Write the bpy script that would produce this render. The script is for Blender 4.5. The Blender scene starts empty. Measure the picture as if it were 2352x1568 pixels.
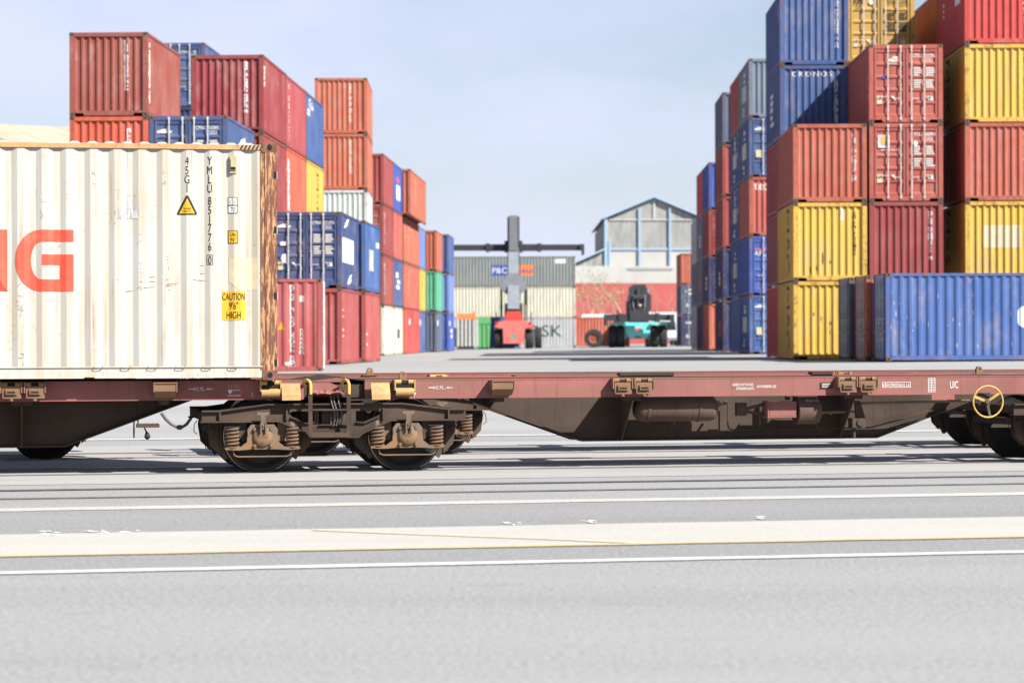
import bpy, bmesh, math, random
from mathutils import Vector, Matrix
from mathutils.geometry import tessellate_polygon

random.seed(7)
scene = bpy.context.scene
COL = scene.collection

# ------------------------------------------------------------------ camera, sky, sun, exposure
FPX = 5800.0                      # focal length in picture units (picture 2352 x 1568)
CAM_H = 1.655                     # eye height above the rails
cam_data = bpy.data.cameras.new("camera")
cam = bpy.data.objects.new("camera", cam_data)
COL.objects.link(cam)
cam.matrix_world = Matrix.Translation((0, 0, CAM_H)) @ Matrix.Rotation(math.radians(90), 4, 'X') @ Matrix.Rotation(-0.003, 4, 'Z')
cam_data.sensor_width = 36.0
cam_data.lens = 36.0 * FPX / 2352.0
cam_data.shift_y = -7.0 / 2352.0
cam_data.clip_start = 0.5
cam_data.clip_end = 6000.0
cam_data.dof.use_dof = True
cam_data.dof.focus_distance = 31.3
cam_data.dof.aperture_fstop = 2.3
scene.camera = cam

SUN = Vector((0.927, -0.711, 1.0)).normalized()      # towards the sun
world = bpy.data.worlds.new("World")
scene.world = world
world.use_nodes = True
wn, wl = world.node_tree.nodes, world.node_tree.links
wn.clear()
w_out = wn.new("ShaderNodeOutputWorld")
w_bg = wn.new("ShaderNodeBackground")
w_sky = wn.new("ShaderNodeTexSky")
w_sky.sky_type = 'NISHITA'
w_sky.sun_disc = False
w_sky.sun_elevation = math.asin(SUN.z)
w_sky.sun_rotation = math.atan2(SUN.x, SUN.y)
w_sky.air_density = 1.0
w_sky.dust_density = 0.7
w_sky.ozone_density = 1.5
w_tc = wn.new("ShaderNodeTexCoord")
w_map = wn.new("ShaderNodeMapping")
w_map.inputs['Scale'].default_value = (1.0, 1.0, 2.6)
w_map.inputs['Location'].default_value = (0.35, 0.0, 0.4)
w_noise = wn.new("ShaderNodeTexNoise")
w_noise.inputs['Scale'].default_value = 5.0
w_noise.inputs['Detail'].default_value = 5.0
w_noise.inputs['Roughness'].default_value = 0.5
w_ramp = wn.new("ShaderNodeMapRange")
w_ramp.inputs['From Min'].default_value = 0.36
w_ramp.inputs['From Max'].default_value = 0.66
w_ramp.inputs['To Min'].default_value = 0.30
w_ramp.inputs['To Max'].default_value = 0.98
w_mix = wn.new("ShaderNodeMix")
w_mix.data_type = 'RGBA'
w_mix.inputs['B'].default_value = (6.7, 7.0, 9.1, 1)
wl.new(w_tc.outputs['Generated'], w_map.inputs['Vector'])
wl.new(w_map.outputs['Vector'], w_noise.inputs['Vector'])
wl.new(w_noise.outputs['Fac'], w_ramp.inputs['Value'])
w_sep = wn.new("ShaderNodeSeparateXYZ")
w_inv = wn.new("ShaderNodeMapRange")             # haze and thin cloud, faded overhead to keep the ambient light low
w_inv.interpolation_type = 'SMOOTHSTEP'
for _k, _v in zip(('From Min', 'From Max', 'To Min', 'To Max'), (0.0, 0.75, 1.0, 0.18)): w_inv.inputs[_k].default_value = _v
w_mul = wn.new("ShaderNodeMath"); w_mul.operation = 'MULTIPLY'
wl.new(w_tc.outputs['Generated'], w_sep.inputs[0]); wl.new(w_sep.outputs['Z'], w_inv.inputs['Value'])
wl.new(w_ramp.outputs['Result'], w_mul.inputs[0]); wl.new(w_inv.outputs['Result'], w_mul.inputs[1])
wl.new(w_mul.outputs[0], w_mix.inputs['Factor'])
wl.new(w_sky.outputs['Color'], w_mix.inputs['A'])
wl.new(w_mix.outputs['Result'], w_bg.inputs['Color'])
w_bg.inputs['Strength'].default_value = 0.05
wl.new(w_bg.outputs['Background'], w_out.inputs['Surface'])

sun_data = bpy.data.lights.new("sun", 'SUN')
sun_data.energy = 5.0
sun_data.angle = math.radians(0.55)
sun_data.color = (1.0, 0.955, 0.89)
sun = bpy.data.objects.new("sun", sun_data)
sun.rotation_euler = (-SUN).to_track_quat('-Z', 'Y').to_euler()
sun.location = SUN * 300
COL.objects.link(sun)

scene.view_settings.view_transform = 'Standard'
scene.view_settings.look = 'None'
scene.view_settings.exposure = 1.27
scene.view_settings.gamma = 1.0
scene.view_settings.use_curve_mapping = False
scene.cycles.max_bounces = 6
scene.cycles.diffuse_bounces = 3
scene.cycles.glossy_bounces = 2
scene.cycles.transmission_bounces = 2
scene.cycles.caustics_reflective = False
scene.cycles.caustics_refractive = False

# ------------------------------------------------------------------ measuring the place
def yh(x):
    return 777.0 - 0.003 * (x - 1176.0)
def X_at(x, Y):
    return (x - 1176.0) * Y / FPX
def Z_at(x, y, Y):
    return CAM_H - (y - yh(x)) * Y / FPX
def smooth(a, b, t):
    t = max(0.0, min(1.0, (t - a) / (b - a)))
    return t * t * (3 - 2 * t)
def ground_z(x, y):
    return smooth(44, 73, y) * (0.83 + 0.008 * max(-13.0, min(14.0, x)))

THETA = math.atan(5800.0 / 29000.0)          # the tracks run off to the right
CT, ST = math.cos(THETA), math.sin(THETA)
C0 = Vector((-2.393, 32.224, 0.0))           # pivot of the shared bogie
def track(u, v, z=0.0):
    return Vector((C0.x + u * CT - v * ST, C0.y + u * ST + v * CT, z))
def u_of(x, v):
    t = (x - 1176.0) / FPX
    a = C0.x - v * ST
    b = C0.y + v * CT
    return (t * b - a) / (CT - t * ST)
def uz(x, y, v):
    u = u_of(x, v)
    return u, Z_at(x, y, track(u, v).y)

# ------------------------------------------------------------------ mesh and object helpers
class MB:
    def __init__(s):
        s.v, s.f, s.m = [], [], []
    def face(s, idx, m=0):
        s.f.append(tuple(idx)); s.m.append(m)
    def poly(s, pts, m=0):
        n = len(s.v); s.v += [tuple(p) for p in pts]
        s.face(range(n, n + len(pts)), m)
    def box(s, x0, x1, y0, y1, z0, z1, m=0):
        n = len(s.v)
        s.v += [(x0, y0, z0), (x1, y0, z0), (x1, y1, z0), (x0, y1, z0), (x0, y0, z1), (x1, y0, z1), (x1, y1, z1), (x0, y1, z1)]
        for q in ((3, 2, 1, 0), (4, 5, 6, 7), (0, 1, 5, 4), (1, 2, 6, 5), (2, 3, 7, 6), (3, 0, 4, 7)):
            s.face([n + i for i in q], m)
        return s
    def bar(s, p0, p1, w, h, m=0, up=(0, 0, 1)):
        p0, p1 = Vector(p0), Vector(p1)
        d = (p1 - p0).normalized(); up = Vector(up)
        if abs(d.dot(up)) > 0.98: up = Vector((1, 0, 0))
        a = d.cross(up).normalized() * (w / 2); b = a.cross(d).normalized() * (h / 2)
        n = len(s.v)
        for p in (p0, p1):
            s.v += [tuple(p - a - b), tuple(p + a - b), tuple(p + a + b), tuple(p - a + b)]
        for q in ((3, 2, 1, 0), (4, 5, 6, 7), (0, 1, 5, 4), (1, 2, 6, 5), (2, 3, 7, 6), (3, 0, 4, 7)):
            s.face([n + i for i in q], m)
        return s
    def prism(s, poly, axis, a, b, m=0, holes=()):
        def P(p, t):
            return (t, p[0], p[1]) if axis == 'x' else ((p[0], t, p[1]) if axis == 'y' else (p[0], p[1], t))
        loops = [poly] + list(holes)
        flat = [p for L in loops for p in L]
        n = len(s.v); k = len(flat)
        s.v += [P(p, a) for p in flat] + [P(p, b) for p in flat]
        if not holes and len(poly) <= 4:
            s.face([n + i for i in range(k)][::-1], m); s.face([n + k + i for i in range(k)], m)
        else:
            for t in tessellate_polygon([[Vector((p[0], p[1], 0)) for p in L] for L in loops]):
                s.face([n + i for i in t][::-1], m); s.face([n + k + i for i in t], m)
        o = 0
        for L in loops:
            for i in range(len(L)):
                j = (i + 1) % len(L)
                s.face((n + o + i, n + o + j, n + k + o + j, n + k + o + i), m)
            o += len(L)
        return s
    def tube(s, pts, r, n=8, closed=False, m=0, caps=True):
        pts = [Vector(p) for p in pts]
        rs = r if isinstance(r, (list, tuple)) else [r] * len(pts)
        base = len(s.v); N = len(pts); prev = None
        for i, p in enumerate(pts):
            if closed: d = pts[(i + 1) % N] - pts[i - 1]
            else: d = pts[min(i + 1, N - 1)] - pts[max(i - 1, 0)]
            d.normalize()
            ref = prev if prev is not None else (Vector((0, 0, 1)) if abs(d.z) < 0.9 else Vector((1, 0, 0)))
            a = (ref - d * ref.dot(d)).normalized(); prev = a
            b = d.cross(a)
            for k in range(n):
                t = 2 * math.pi * k / n
                s.v.append(tuple(p + (a * math.cos(t) + b * math.sin(t)) * rs[i]))
        for i in range(N if closed else N - 1):
            j = (i + 1) % N
            for k in range(n):
                l = (k + 1) % n
                s.face((base + i * n + k, base + i * n + l, base + j * n + l, base + j * n + k), m)
        if caps and not closed:
            s.face([base + k for k in range(n)][::-1], m)
            s.face([base + (N - 1) * n + k for k in range(n)], m)
        return s
    def lathe(s, prof, c, axis='y', n=32, m=0):
        base = len(s.v); K = len(prof)
        for i in range(n):
            t = 2 * math.pi * i / n
            for (r, h) in prof:
                a, b = r * math.cos(t), r * math.sin(t)
                q = {'y': (a, h, b), 'x': (h, a, b), 'z': (a, b, h)}[axis]
                s.v.append((c[0] + q[0], c[1] + q[1], c[2] + q[2]))
        for i in range(n):
            j = (i + 1) % n
            for k in range(K - 1):
                s.face((base + i * K + k, base + i * K + k + 1, base + j * K + k + 1, base + j * K + k), m)
        return s
    def mirror(s, axis):
        i = 'xyz'.index(axis)
        s.v = [tuple(-c if k == i else c for k, c in enumerate(p)) for p in s.v]
        return s
    def mesh(s, name, mats, smooth=False, sheet=False):
        me = bpy.data.meshes.new(name)
        me.from_pydata(s.v, [], s.f)
        for m in (mats if isinstance(mats, (list, tuple)) else [mats]): me.materials.append(m)
        if any(s.m): me.polygons.foreach_set('material_index', s.m)
        bm = bmesh.new(); bm.from_mesh(me)
        bmesh.ops.recalc_face_normals(bm, faces=bm.faces)
        for fc in bm.faces:
            if sheet and fc.normal.z < 0: fc.normal_flip()
        bm.to_mesh(me); bm.free()
        if smooth:
            me.polygons.foreach_set('use_smooth', [True] * len(me.polygons))
            me.set_sharp_from_angle(angle=math.radians(38))
        me.update()
        return me
    def build(s, name, mats, parent=None, smooth=False, color=None, sheet=False):
        return link(name, s.mesh(name, mats, smooth, sheet), parent, color)

def link(name, mesh, parent=None, color=None, loc=None, rotz=None):
    o = bpy.data.objects.new(name, mesh)
    COL.objects.link(o)
    if parent is not None: o.parent = parent
    if color is not None: o.color = color
    if loc is not None: o.location = loc
    if rotz is not None: o.rotation_euler.z = rotz
    return o
def tag(o, label=None, cat=None, group=None, kind=None):
    if label: o['label'] = label
    if cat: o['category'] = cat
    if group: o['group'] = group
    if kind: o['kind'] = kind
    return o
def thing(name, label, cat, loc=(0, 0, 0), rz=0.0, group=None):
    o = bpy.data.objects.new(name, None)
    o.empty_display_size = 0.3
    COL.objects.link(o)
    o.location = loc; o.rotation_euler = (0, 0, rz)
    return tag(o, label, cat, group)
def copy_tree(o, parent=None):
    c = o.copy(); COL.objects.link(c); c.parent = parent
    for ch in list(o.children):
        copy_tree(ch, c)
    return c

# ------------------------------------------------------------------ materials
def lin(c):
    c /= 255.0
    return c / 12.92 if c <= 0.04045 else ((c + 0.055) / 1.055) ** 2.4
def rgb(r, g, b, k=1.0):
    return (lin(r) * k, lin(g) * k, lin(b) * k, 1.0)

class NT:
    def __init__(s, name, rough=0.6, metal=0.0, spec=0.4):
        s.mat = bpy.data.materials.new(name); s.mat.use_nodes = True
        s.n, s.l = s.mat.node_tree.nodes, s.mat.node_tree.links
        s.b = s.n['Principled BSDF']
        s.b.inputs['Roughness'].default_value = rough
        s.b.inputs['Metallic'].default_value = metal
        s.b.inputs['Specular IOR Level'].default_value = spec
    def node(s, t, **k):
        nd = s.n.new(t)
        for a, b in k.items(): setattr(nd, a, b)
        return nd
    def put(s, sock, val):
        if isinstance(val, bpy.types.NodeSocket): s.l.new(val, sock)
        else: sock.default_value = val
    def coords(s, scale=(1, 1, 1), rand=False, which='Object', rot=(0, 0, 0)):
        tc = s.node('ShaderNodeTexCoord')
        v = tc.outputs[which]
        if rand:
            oi = s.node('ShaderNodeObjectInfo')
            m = s.node('ShaderNodeMath', operation='MULTIPLY'); s.l.new(oi.outputs['Random'], m.inputs[0]); m.inputs[1].default_value = 91.0
            ad = s.node('ShaderNodeVectorMath', operation='ADD'); s.l.new(v, ad.inputs[0]); s.l.new(m.outputs[0], ad.inputs[1]); v = ad.outputs[0]
        mp = s.node('ShaderNodeMapping'); mp.inputs['Scale'].default_value = scale; mp.inputs['Rotation'].default_value = rot
        s.l.new(v, mp.inputs['Vector'])
        return mp.outputs['Vector']
    def noise(s, vec, scale, detail=3.0, rough=0.55):
        nd = s.node('ShaderNodeTexNoise'); s.l.new(vec, nd.inputs['Vector'])
        nd.inputs['Scale'].default_value = scale; nd.inputs['Detail'].default_value = detail; nd.inputs['Roughness'].default_value = rough
        return nd.outputs['Fac']
    def rng(s, val, a, b, c=0.0, d=1.0):
        nd = s.node('ShaderNodeMapRange'); s.put(nd.inputs['Value'], val)
        for k, x in zip(('From Min', 'From Max', 'To Min', 'To Max'), (a, b, c, d)): nd.inputs[k].default_value = x
        return nd.outputs['Result']
    def mul(s, a, b):
        nd = s.node('ShaderNodeMath', operation='MULTIPLY'); s.put(nd.inputs[0], a); s.put(nd.inputs[1], b); return nd.outputs[0]
    def mix(s, fac, a, b, mode='MIX'):
        nd = s.node('ShaderNodeMix', data_type='RGBA', blend_type=mode)
        s.put(nd.inputs['Factor'], fac); s.put(nd.inputs['A'], a); s.put(nd.inputs['B'], b)
        return nd.outputs['Result']
    def grey(s, val):
        nd = s.node('ShaderNodeCombineColor'); [s.l.new(val, nd.inputs[i]) for i in range(3)]; return nd.outputs[0]
    def bump(s, h, strength, dist=0.01):
        nd = s.node('ShaderNodeBump'); s.l.new(h, nd.inputs['Height']); nd.inputs['Strength'].default_value = strength; nd.inputs['Distance'].default_value = dist
        s.l.new(nd.outputs['Normal'], s.b.inputs['Normal'])
    def color(s, c):
        s.put(s.b.inputs['Base Color'], c); return s.mat

ALB = 0.74                        # reflectances measured against the exposure
def plain(name, col, rough=0.6, metal=0.0, var=0.25, scale=6.0, dirt=None, dirt_amt=0.5, spec=0.4, bump=0.0, streak=(1, 1, 1)):
    col = tuple(x * ALB for x in col[:3]); dirt = tuple(x * ALB for x in dirt[:3]) + (1,) if dirt else None
    t = NT(name, rough, metal, spec)
    v = t.coords(streak)
    n1 = t.noise(v, scale, 4)
    c = t.mix(t.rng(n1, 0.3, 0.7, 0.0, 1.0), tuple(x * (1 - var) for x in col[:3]) + (1,), tuple(min(1, x * (1 + var)) for x in col[:3]) + (1,))
    if dirt:
        n2 = t.noise(v, scale * 0.45 + 0.3, 6, 0.65)
        c = t.mix(t.rng(n2, 0.45, 0.68, 0.0, dirt_amt), c, dirt)
    if bump: t.bump(t.noise(v, scale * 8, 3), bump, 0.005)
    return t.color(c)

M = {}
# painted container steel: the paint colour is the object's own colour
def paint_material(name, rust_lo, rust_hi, fade):
    t = NT(name, 0.6, 0.0, 0.22)
    oi = t.node('ShaderNodeObjectInfo')
    base = oi.outputs['Color']
    v = t.coords((1, 1, 1), rand=True)
    vs = t.coords((5.5, 5.5, 0.45), rand=True)
    big = t.noise(v, 0.55, 3)
    c = t.mix(t.rng(big, 0.3, 0.72, 0.0, fade), base, t.mix(0.5, base, (0.55, 0.5, 0.46, 1)))
    st = t.noise(vs, 1.0, 4, 0.6)
    c = t.mix(t.mul(t.rng(st, 0.50, 0.76, 0.0, 0.6), t.rng(oi.outputs['Random'], 0.0, 1.0, 0.35, 1.2)), c, t.mix(0.75, base, (0.06, 0.045, 0.035, 1)))
    dust = t.noise(t.coords((1.6, 1.6, 1.1), rand=True), 0.9, 6, 0.7)
    c = t.mix(t.mul(t.rng(dust, 0.50, 0.66, 0.0, 0.30), t.rng(oi.outputs['Random'], 0.0, 1.0, 1.1, 0.2)), c, (0.30, 0.235, 0.19, 1))
    fine = t.noise(v, 7.0, 6, 0.7)
    spot = t.mul(t.rng(fine, rust_lo, rust_hi, 0.0, 0.9), t.rng(st, 0.38, 0.6, 0.25, 1.0))
    c = t.mix(spot, c, (0.17, 0.065, 0.03, 1))
    t.put(t.b.inputs['Roughness'], t.rng(big, 0.3, 0.7, 0.55, 0.8))
    return t.color(c)
M['paint'] = paint_material('container_paint', 0.63, 0.74, 0.16)
M['frame'] = paint_material('container_frame_paint', 0.50, 0.62, 0.12)
M['casting'] = plain('cast_corner_steel', (0.13, 0.075, 0.05, 1), 0.8, var=0.45, scale=9)
M['dark'] = plain('dark_recess', (0.008, 0.008, 0.009, 1), 0.9, var=0.1)
M['galv'] = plain('galvanised_rod', (0.66, 0.65, 0.62, 1), 0.5, 0.1, var=0.2, scale=5, dirt=(0.16, 0.1, 0.07, 1), dirt_amt=0.5)
M['gasket'] = plain('rubber_gasket', (0.03, 0.03, 0.032, 1), 0.7)
M['white'] = plain('white_lettering', (0.78, 0.77, 0.74, 1), 0.6, var=0.06, scale=20)
M['worn_white'] = plain('worn_white_lettering', (0.66, 0.63, 0.58, 1), 0.7, var=0.1, scale=30, dirt=(0.3, 0.2, 0.17, 1), dirt_amt=0.5)
M['black'] = plain('black_lettering', (0.012, 0.012, 0.013, 1), 0.6, var=0.1)
M['signal_yellow'] = plain('yellow_sticker', (0.72, 0.40, 0.02, 1), 0.5, var=0.06)
M['pale_yellow'] = plain('yellow_dirty_paint', (0.50, 0.30, 0.105, 1), 0.6, var=0.2, scale=8, dirt=(0.2, 0.11, 0.05, 1), dirt_amt=0.6)
M['label_blue'] = plain('blue_panel', (0.03, 0.09, 0.36, 1), 0.6, var=0.1)
M['label_orange'] = plain('orange_panel', (0.80, 0.22, 0.06, 1), 0.6, var=0.1)
M['letter_red'] = plain('red_lettering', (0.80, 0.085, 0.045, 1), 0.6, var=0.06, scale=3, dirt=(0.75, 0.3, 0.22, 1), dirt_amt=0.3)
M['letter_navy'] = plain('dark_green_lettering', (0.015, 0.05, 0.05, 1), 0.6)
M['patch_grey'] = plain('worn_grey_patch', (0.35, 0.35, 0.34, 1), 0.7, var=0.35, scale=14, dirt=(0.7, 0.69, 0.66, 1), dirt_amt=1.0, streak=(4, 4, 0.7))
M['patch_cream'] = plain('touched_up_cream', (0.62, 0.52, 0.34, 1), 0.6, var=0.1)
M['brass'] = plain('vent_cover', (0.42, 0.37, 0.20, 1), 0.5, var=0.15)

# cream-white 40 ft container
def hero_paint(name, rust_amt, grime):
    t = NT(name, 0.5, 0, 0.35)
    v = t.coords((1, 1, 1)); vs = t.coords((6.0, 6.0, 0.5))
    c = t.mix(t.rng(t.noise(v, 0.8, 5, 0.6), 0.3, 0.72), (0.385, 0.383, 0.372, 1), (0.365, 0.340, 0.28, 1))
    st = t.noise(vs, 1.3, 6, 0.62)
    c = t.mix(t.rng(st, 0.47, 0.72, 0.0, grime), c, (0.36, 0.27, 0.155, 1))
    run = t.noise(t.coords((13, 13, 0.35)), 1.1, 5, 0.65)
    c = t.mix(t.mul(t.rng(run, 0.58, 0.70), t.rng(t.noise(v, 1.7, 4), 0.42, 0.62, 0, 0.75)), c, (0.25, 0.135, 0.055, 1))
    fine = t.noise(v, 15.0, 7, 0.78)
    c = t.mix(t.mul(t.rng(fine, 0.60, 0.68), t.rng(t.noise(v, 2.3, 4), 0.45, 0.6, 0, rust_amt)), c, (0.16, 0.06, 0.025, 1))
    scr = t.noise(t.coords((20, 20, 4)), 1.7, 7, 0.82)
    c = t.mix(t.mul(t.rng(scr, 0.64, 0.72), t.rng(t.noise(v, 1.1, 4), 0.45, 0.6, 0, 0.75)), c, (0.13, 0.105, 0.095, 1))
    return t.color(c)
M['hero'] = hero_paint('cream_white_paint', 0.8, 0.55)
M['hero_rail'] = hero_paint('cream_rail_paint', 1.0, 0.8)
def rusty_post(name, amt):
    t = NT(name, 0.75, 0, 0.3)
    v = t.coords((9, 9, 0.95)); fine = t.coords((1, 1, 1))
    a = t.noise(v, 3.2, 9, 0.75)
    c = t.mix(t.rng(t.noise(fine, 5, 5), 0.3, 0.7), (0.36, 0.18, 0.072, 1), (0.42, 0.265, 0.13, 1))
    c = t.mix(t.rng(a, amt, amt + 0.05), c, (0.125, 0.05, 0.03, 1))
    c = t.mix(t.rng(t.noise(fine, 26, 4), 0.55, 0.75, 0, 0.5), c, (0.09, 0.04, 0.03, 1))
    t.bump(a, 0.5, 0.004)
    return t.color(c)
M['hero_post'] = rusty_post('flaking_orange_post', 0.45)
M['hero_toprail'] = rusty_post('flaking_top_rail', 0.60)
M['hero_casting'] = plain('rusted_corner_casting', (0.17, 0.075, 0.045, 1), 0.85, var=0.5, scale=14, bump=0.3)

# wagon
def wagon_paint(name, col, dust, dusty=0.6):
    col = tuple(x * 0.8 for x in col[:3]) + (1,); dust = tuple(x * 0.8 for x in dust[:3]) + (1,)
    t = NT(name, 0.82, 0, 0.15)
    v = t.coords((1, 1, 1))
    c = t.mix(t.rng(t.noise(v, 1.1, 5, 0.6), 0.35, 0.7), col, tuple(x * 0.68 for x in col[:3]) + (1,))
    c = t.mix(t.rng(t.noise(t.coords((0.5, 1, 2.4)), 1.3, 6, 0.65), 0.42, 0.66, 0, dusty), c, dust)
    run = t.noise(t.coords((11, 11, 0.7)), 1.2, 6, 0.68)
    c = t.mix(t.rng(run, 0.56, 0.72, 0, 0.55), c, tuple(x * 0.42 for x in col[:3]) + (1,))
    c = t.mix(t.rng(t.noise(v, 30, 6, 0.7), 0.64, 0.74, 0, 0.8), c, (0.05, 0.034, 0.03, 1))
    c = t.mix(t.rng(t.noise(v, 17, 6, 0.75), 0.68, 0.74, 0, 0.5), c, tuple(min(1, x * 1.7) for x in dust[:3]) + (1,))
    return t.color(c)
M['sill'] = wagon_paint('wagon_red_paint', (0.315, 0.118, 0.112, 1), (0.215, 0.112, 0.085, 1), 0.85)
M['girder'] = wagon_paint('wagon_girder_grime', (0.066, 0.047, 0.036, 1), (0.082, 0.060, 0.047, 1))
M['bogie'] = wagon_paint('bogie_grime', (0.062, 0.045, 0.036, 1), (0.120, 0.082, 0.055, 1))
M['box_dust'] = wagon_paint('axlebox_dust', (0.155, 0.125, 0.10, 1), (0.33, 0.165, 0.065, 1))
M['spring'] = wagon_paint('spring_dust', (0.135, 0.105, 0.085, 1), (0.27, 0.13, 0.055, 1))
M['bracket'] = wagon_paint('bracket_rust', (0.27, 0.155, 0.09, 1), (0.17, 0.10, 0.065, 1))
M['wheel'] = wagon_paint('wheel_grime', (0.035, 0.031, 0.029, 1), (0.06, 0.052, 0.046, 1))
M['tread'] = plain('polished_tread', (0.38, 0.37, 0.36, 1), 0.28, 0.9, var=0.1)
M['tank'] = wagon_paint('tank_rust', (0.105, 0.066, 0.050, 1), (0.15, 0.105, 0.08, 1))
M['walk'] = plain('ribbed_cover_plate', (0.055, 0.046, 0.039, 1), 0.9, spec=0.08, var=0.2, scale=4)
M['handwheel'] = plain('yellow_handwheel', (0.62, 0.40, 0.09, 1), 0.6, var=0.2, scale=10, dirt=(0.3, 0.2, 0.1, 1), dirt_amt=0.5)
M['hose'] = plain('brake_hose', (0.10, 0.09, 0.08, 1), 0.6)

# vehicles, buildings
M['tyre'] = plain('tyre_rubber', (0.03, 0.03, 0.032, 1), 0.85, var=0.25)
M['rim_red'] = plain('rim_red', (0.32, 0.09, 0.05, 1), 0.6)
M['rim_grey'] = plain('rim_grey', (0.30, 0.24, 0.2, 1), 0.6)
M['mach_red'] = plain('machine_red', (0.60, 0.07, 0.055, 1), 0.45, var=0.15, scale=2)
M['mach_pink'] = plain('machine_faded_red', (0.62, 0.16, 0.14, 1), 0.5, var=0.15, scale=2)
M['mach_teal'] = plain('machine_teal', (0.20, 0.74, 0.74, 1), 0.45, var=0.1, scale=2)
M['mach_grey'] = plain('machine_grey', (0.21, 0.23, 0.265, 1), 0.5, var=0.12, scale=1.5)
M['mach_mid'] = plain('machine_mid_grey', (0.11, 0.115, 0.125, 1), 0.5, var=0.12, scale=1.5)
M['mach_dark'] = plain('machine_charcoal', (0.035, 0.037, 0.042, 1), 0.5, var=0.2, scale=2)
M['glass'] = plain('dark_cab_glass', (0.03, 0.045, 0.05, 1), 0.08, var=0.1, spec=0.8)
M['lamp_red'] = plain('red_lamp_lens', (0.7, 0.02, 0.02, 1), 0.3)
M['lamp_white'] = plain('white_lamp_lens', (0.8, 0.8, 0.78, 1), 0.3)
M['truck_white'] = plain('white_truck_paint', (0.68, 0.70, 0.71, 1), 0.45, var=0.05)
M['bld_grey'] = plain('weathered_fibre_cement', (0.36, 0.36, 0.345, 1), 0.85, var=0.2, scale=0.5, dirt=(0.19, 0.19, 0.18, 1), dirt_amt=0.8, streak=(1.5, 1.5, 0.35))
M['bld_white'] = plain('off_white_render', (0.50, 0.50, 0.48, 1), 0.85, var=0.08, scale=0.3, dirt=(0.4, 0.38, 0.34, 1), dirt_amt=0.5, streak=(1, 1, 0.4))
M['bld_red'] = plain('faded_red_cladding', (0.48, 0.10, 0.09, 1), 0.8, var=0.10, scale=0.4, dirt=(0.42, 0.14, 0.125, 1), dirt_amt=0.5)
M['bld_blue'] = plain('light_blue_steel', (0.33, 0.47, 0.62, 1), 0.7, var=0.08)
M['roof_beige'] = plain('beige_roof_sheet', (0.40, 0.36, 0.27, 1), 0.8, var=0.1, scale=0.6)
M['brick'] = plain('brown_brick', (0.24, 0.11, 0.075, 1), 0.9, var=0.25, scale=3)
M['bark'] = plain('pale_bark', (0.52, 0.40, 0.33, 1), 0.9, var=0.25, scale=3)
M['twig'] = plain('pale_twigs', (0.50, 0.36, 0.29, 1), 0.9, var=0.25, scale=3)
M['leaf'] = plain('spring_leaves', (0.34, 0.30, 0.14, 1), 0.7, var=0.3, scale=2)
M['skip_green'] = plain('green_steel', (0.10, 0.36, 0.13, 1), 0.6, var=0.15)

# ground
def asphalt(name, lo, hi, tint=(1, 1, 1), patch=0.25, speck=0.5, far_sheen=None):
    t = NT(name, 0.9, 0, 0.25)
    v = t.coords((1, 1, 1))
    lo = tuple(lo * k for k in tint) + (1,); hi = tuple(hi * k for k in tint) + (1,)
    mean = tuple((a + b) / 2 for a, b in zip(lo[:3], hi[:3]))
    sc = lambda k: tuple(min(0.8, x * k) for x in mean) + (1,)
    fine = t.noise(v, 26, 6, 0.8)
    c = t.mix(t.rng(fine, 0.36, 0.64), lo, hi)
    gr = t.noise(v, 62, 3, 0.7)
    c = t.mix(t.rng(gr, 0.60, 0.70, 0, speck), c, sc(1.8))
    c = t.mix(t.rng(gr, 0.40, 0.30, 0, speck), c, sc(0.42))
    along = t.coords((0.16, 1.0, 1), rot=(0, 0, -THETA))
    big = t.noise(along, 0.55, 6, 0.62)
    c = t.mix(t.rng(big, 0.5, 0.75, 0, patch), c, sc(0.66))
    c = t.mix(t.rng(big, 0.5, 0.28, 0, patch), c, sc(1.2))
    mid = t.noise(t.coords((0.35, 1.0, 1), rot=(0, 0, -THETA)), 3.2, 6, 0.72)
    c = t.mix(t.rng(mid, 0.58, 0.72, 0, patch * 1.3), c, sc(0.62))
    stain = t.noise(v, 1.4, 5, 0.7)
    c = t.mix(t.rng(stain, 0.66, 0.74, 0, patch * 1.6), c, sc(0.5))
    if far_sheen:                                   # grazing sheen painted as a paler colour beyond the far white line
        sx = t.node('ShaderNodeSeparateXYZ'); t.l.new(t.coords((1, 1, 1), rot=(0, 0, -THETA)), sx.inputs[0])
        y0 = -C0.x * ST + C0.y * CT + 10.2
        c = t.mix(t.rng(sx.outputs['Y'], y0, y0 + 0.3), c, t.mix(t.rng(t.noise(t.coords((0.3, 1, 1)), 0.35, 5), 0.35, 0.7), far_sheen, tuple(x * 0.86 for x in far_sheen[:3]) + (1,)))
    t.bump(fine, 0.35, 0.006)
    return t.color(c)
M['asphalt'] = asphalt('bleached_asphalt', 0.135, 0.315, (1.0, 1.0, 0.99), 0.34, 0.8, far_sheen=(0.265, 0.265, 0.262, 1))
M['asphalt_dark'] = asphalt('darker_asphalt', 0.12, 0.27, (1.0, 1.0, 1.0), 0.34, 0.8)
M['concrete'] = asphalt('rail_zone_concrete', 0.25, 0.30, (1.03, 1.0, 0.965), 0.4, 0.35)
M['beige'] = asphalt('beige_concrete_strip', 0.30, 0.37, (1.03, 1.0, 0.92), 0.22, 0.3)
M['cream_strip'] = asphalt('cream_edge_strip', 0.27, 0.42, (1.03, 1.0, 0.92), 0.5, 0.6)
M['white_line'] = asphalt('white_road_paint', 0.42, 0.58, (1, 1, 1), 0.3, 0.5)
M['yellow_line'] = asphalt('faded_yellow_paint', 0.30, 0.42, (1.15, 0.92, 0.50), 0.5, 0.7)
M['yellow_ghost'] = asphalt('worn_yellow_paint', 0.36, 0.42, (1.10, 0.98, 0.72), 0.15, 0.3)
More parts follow.
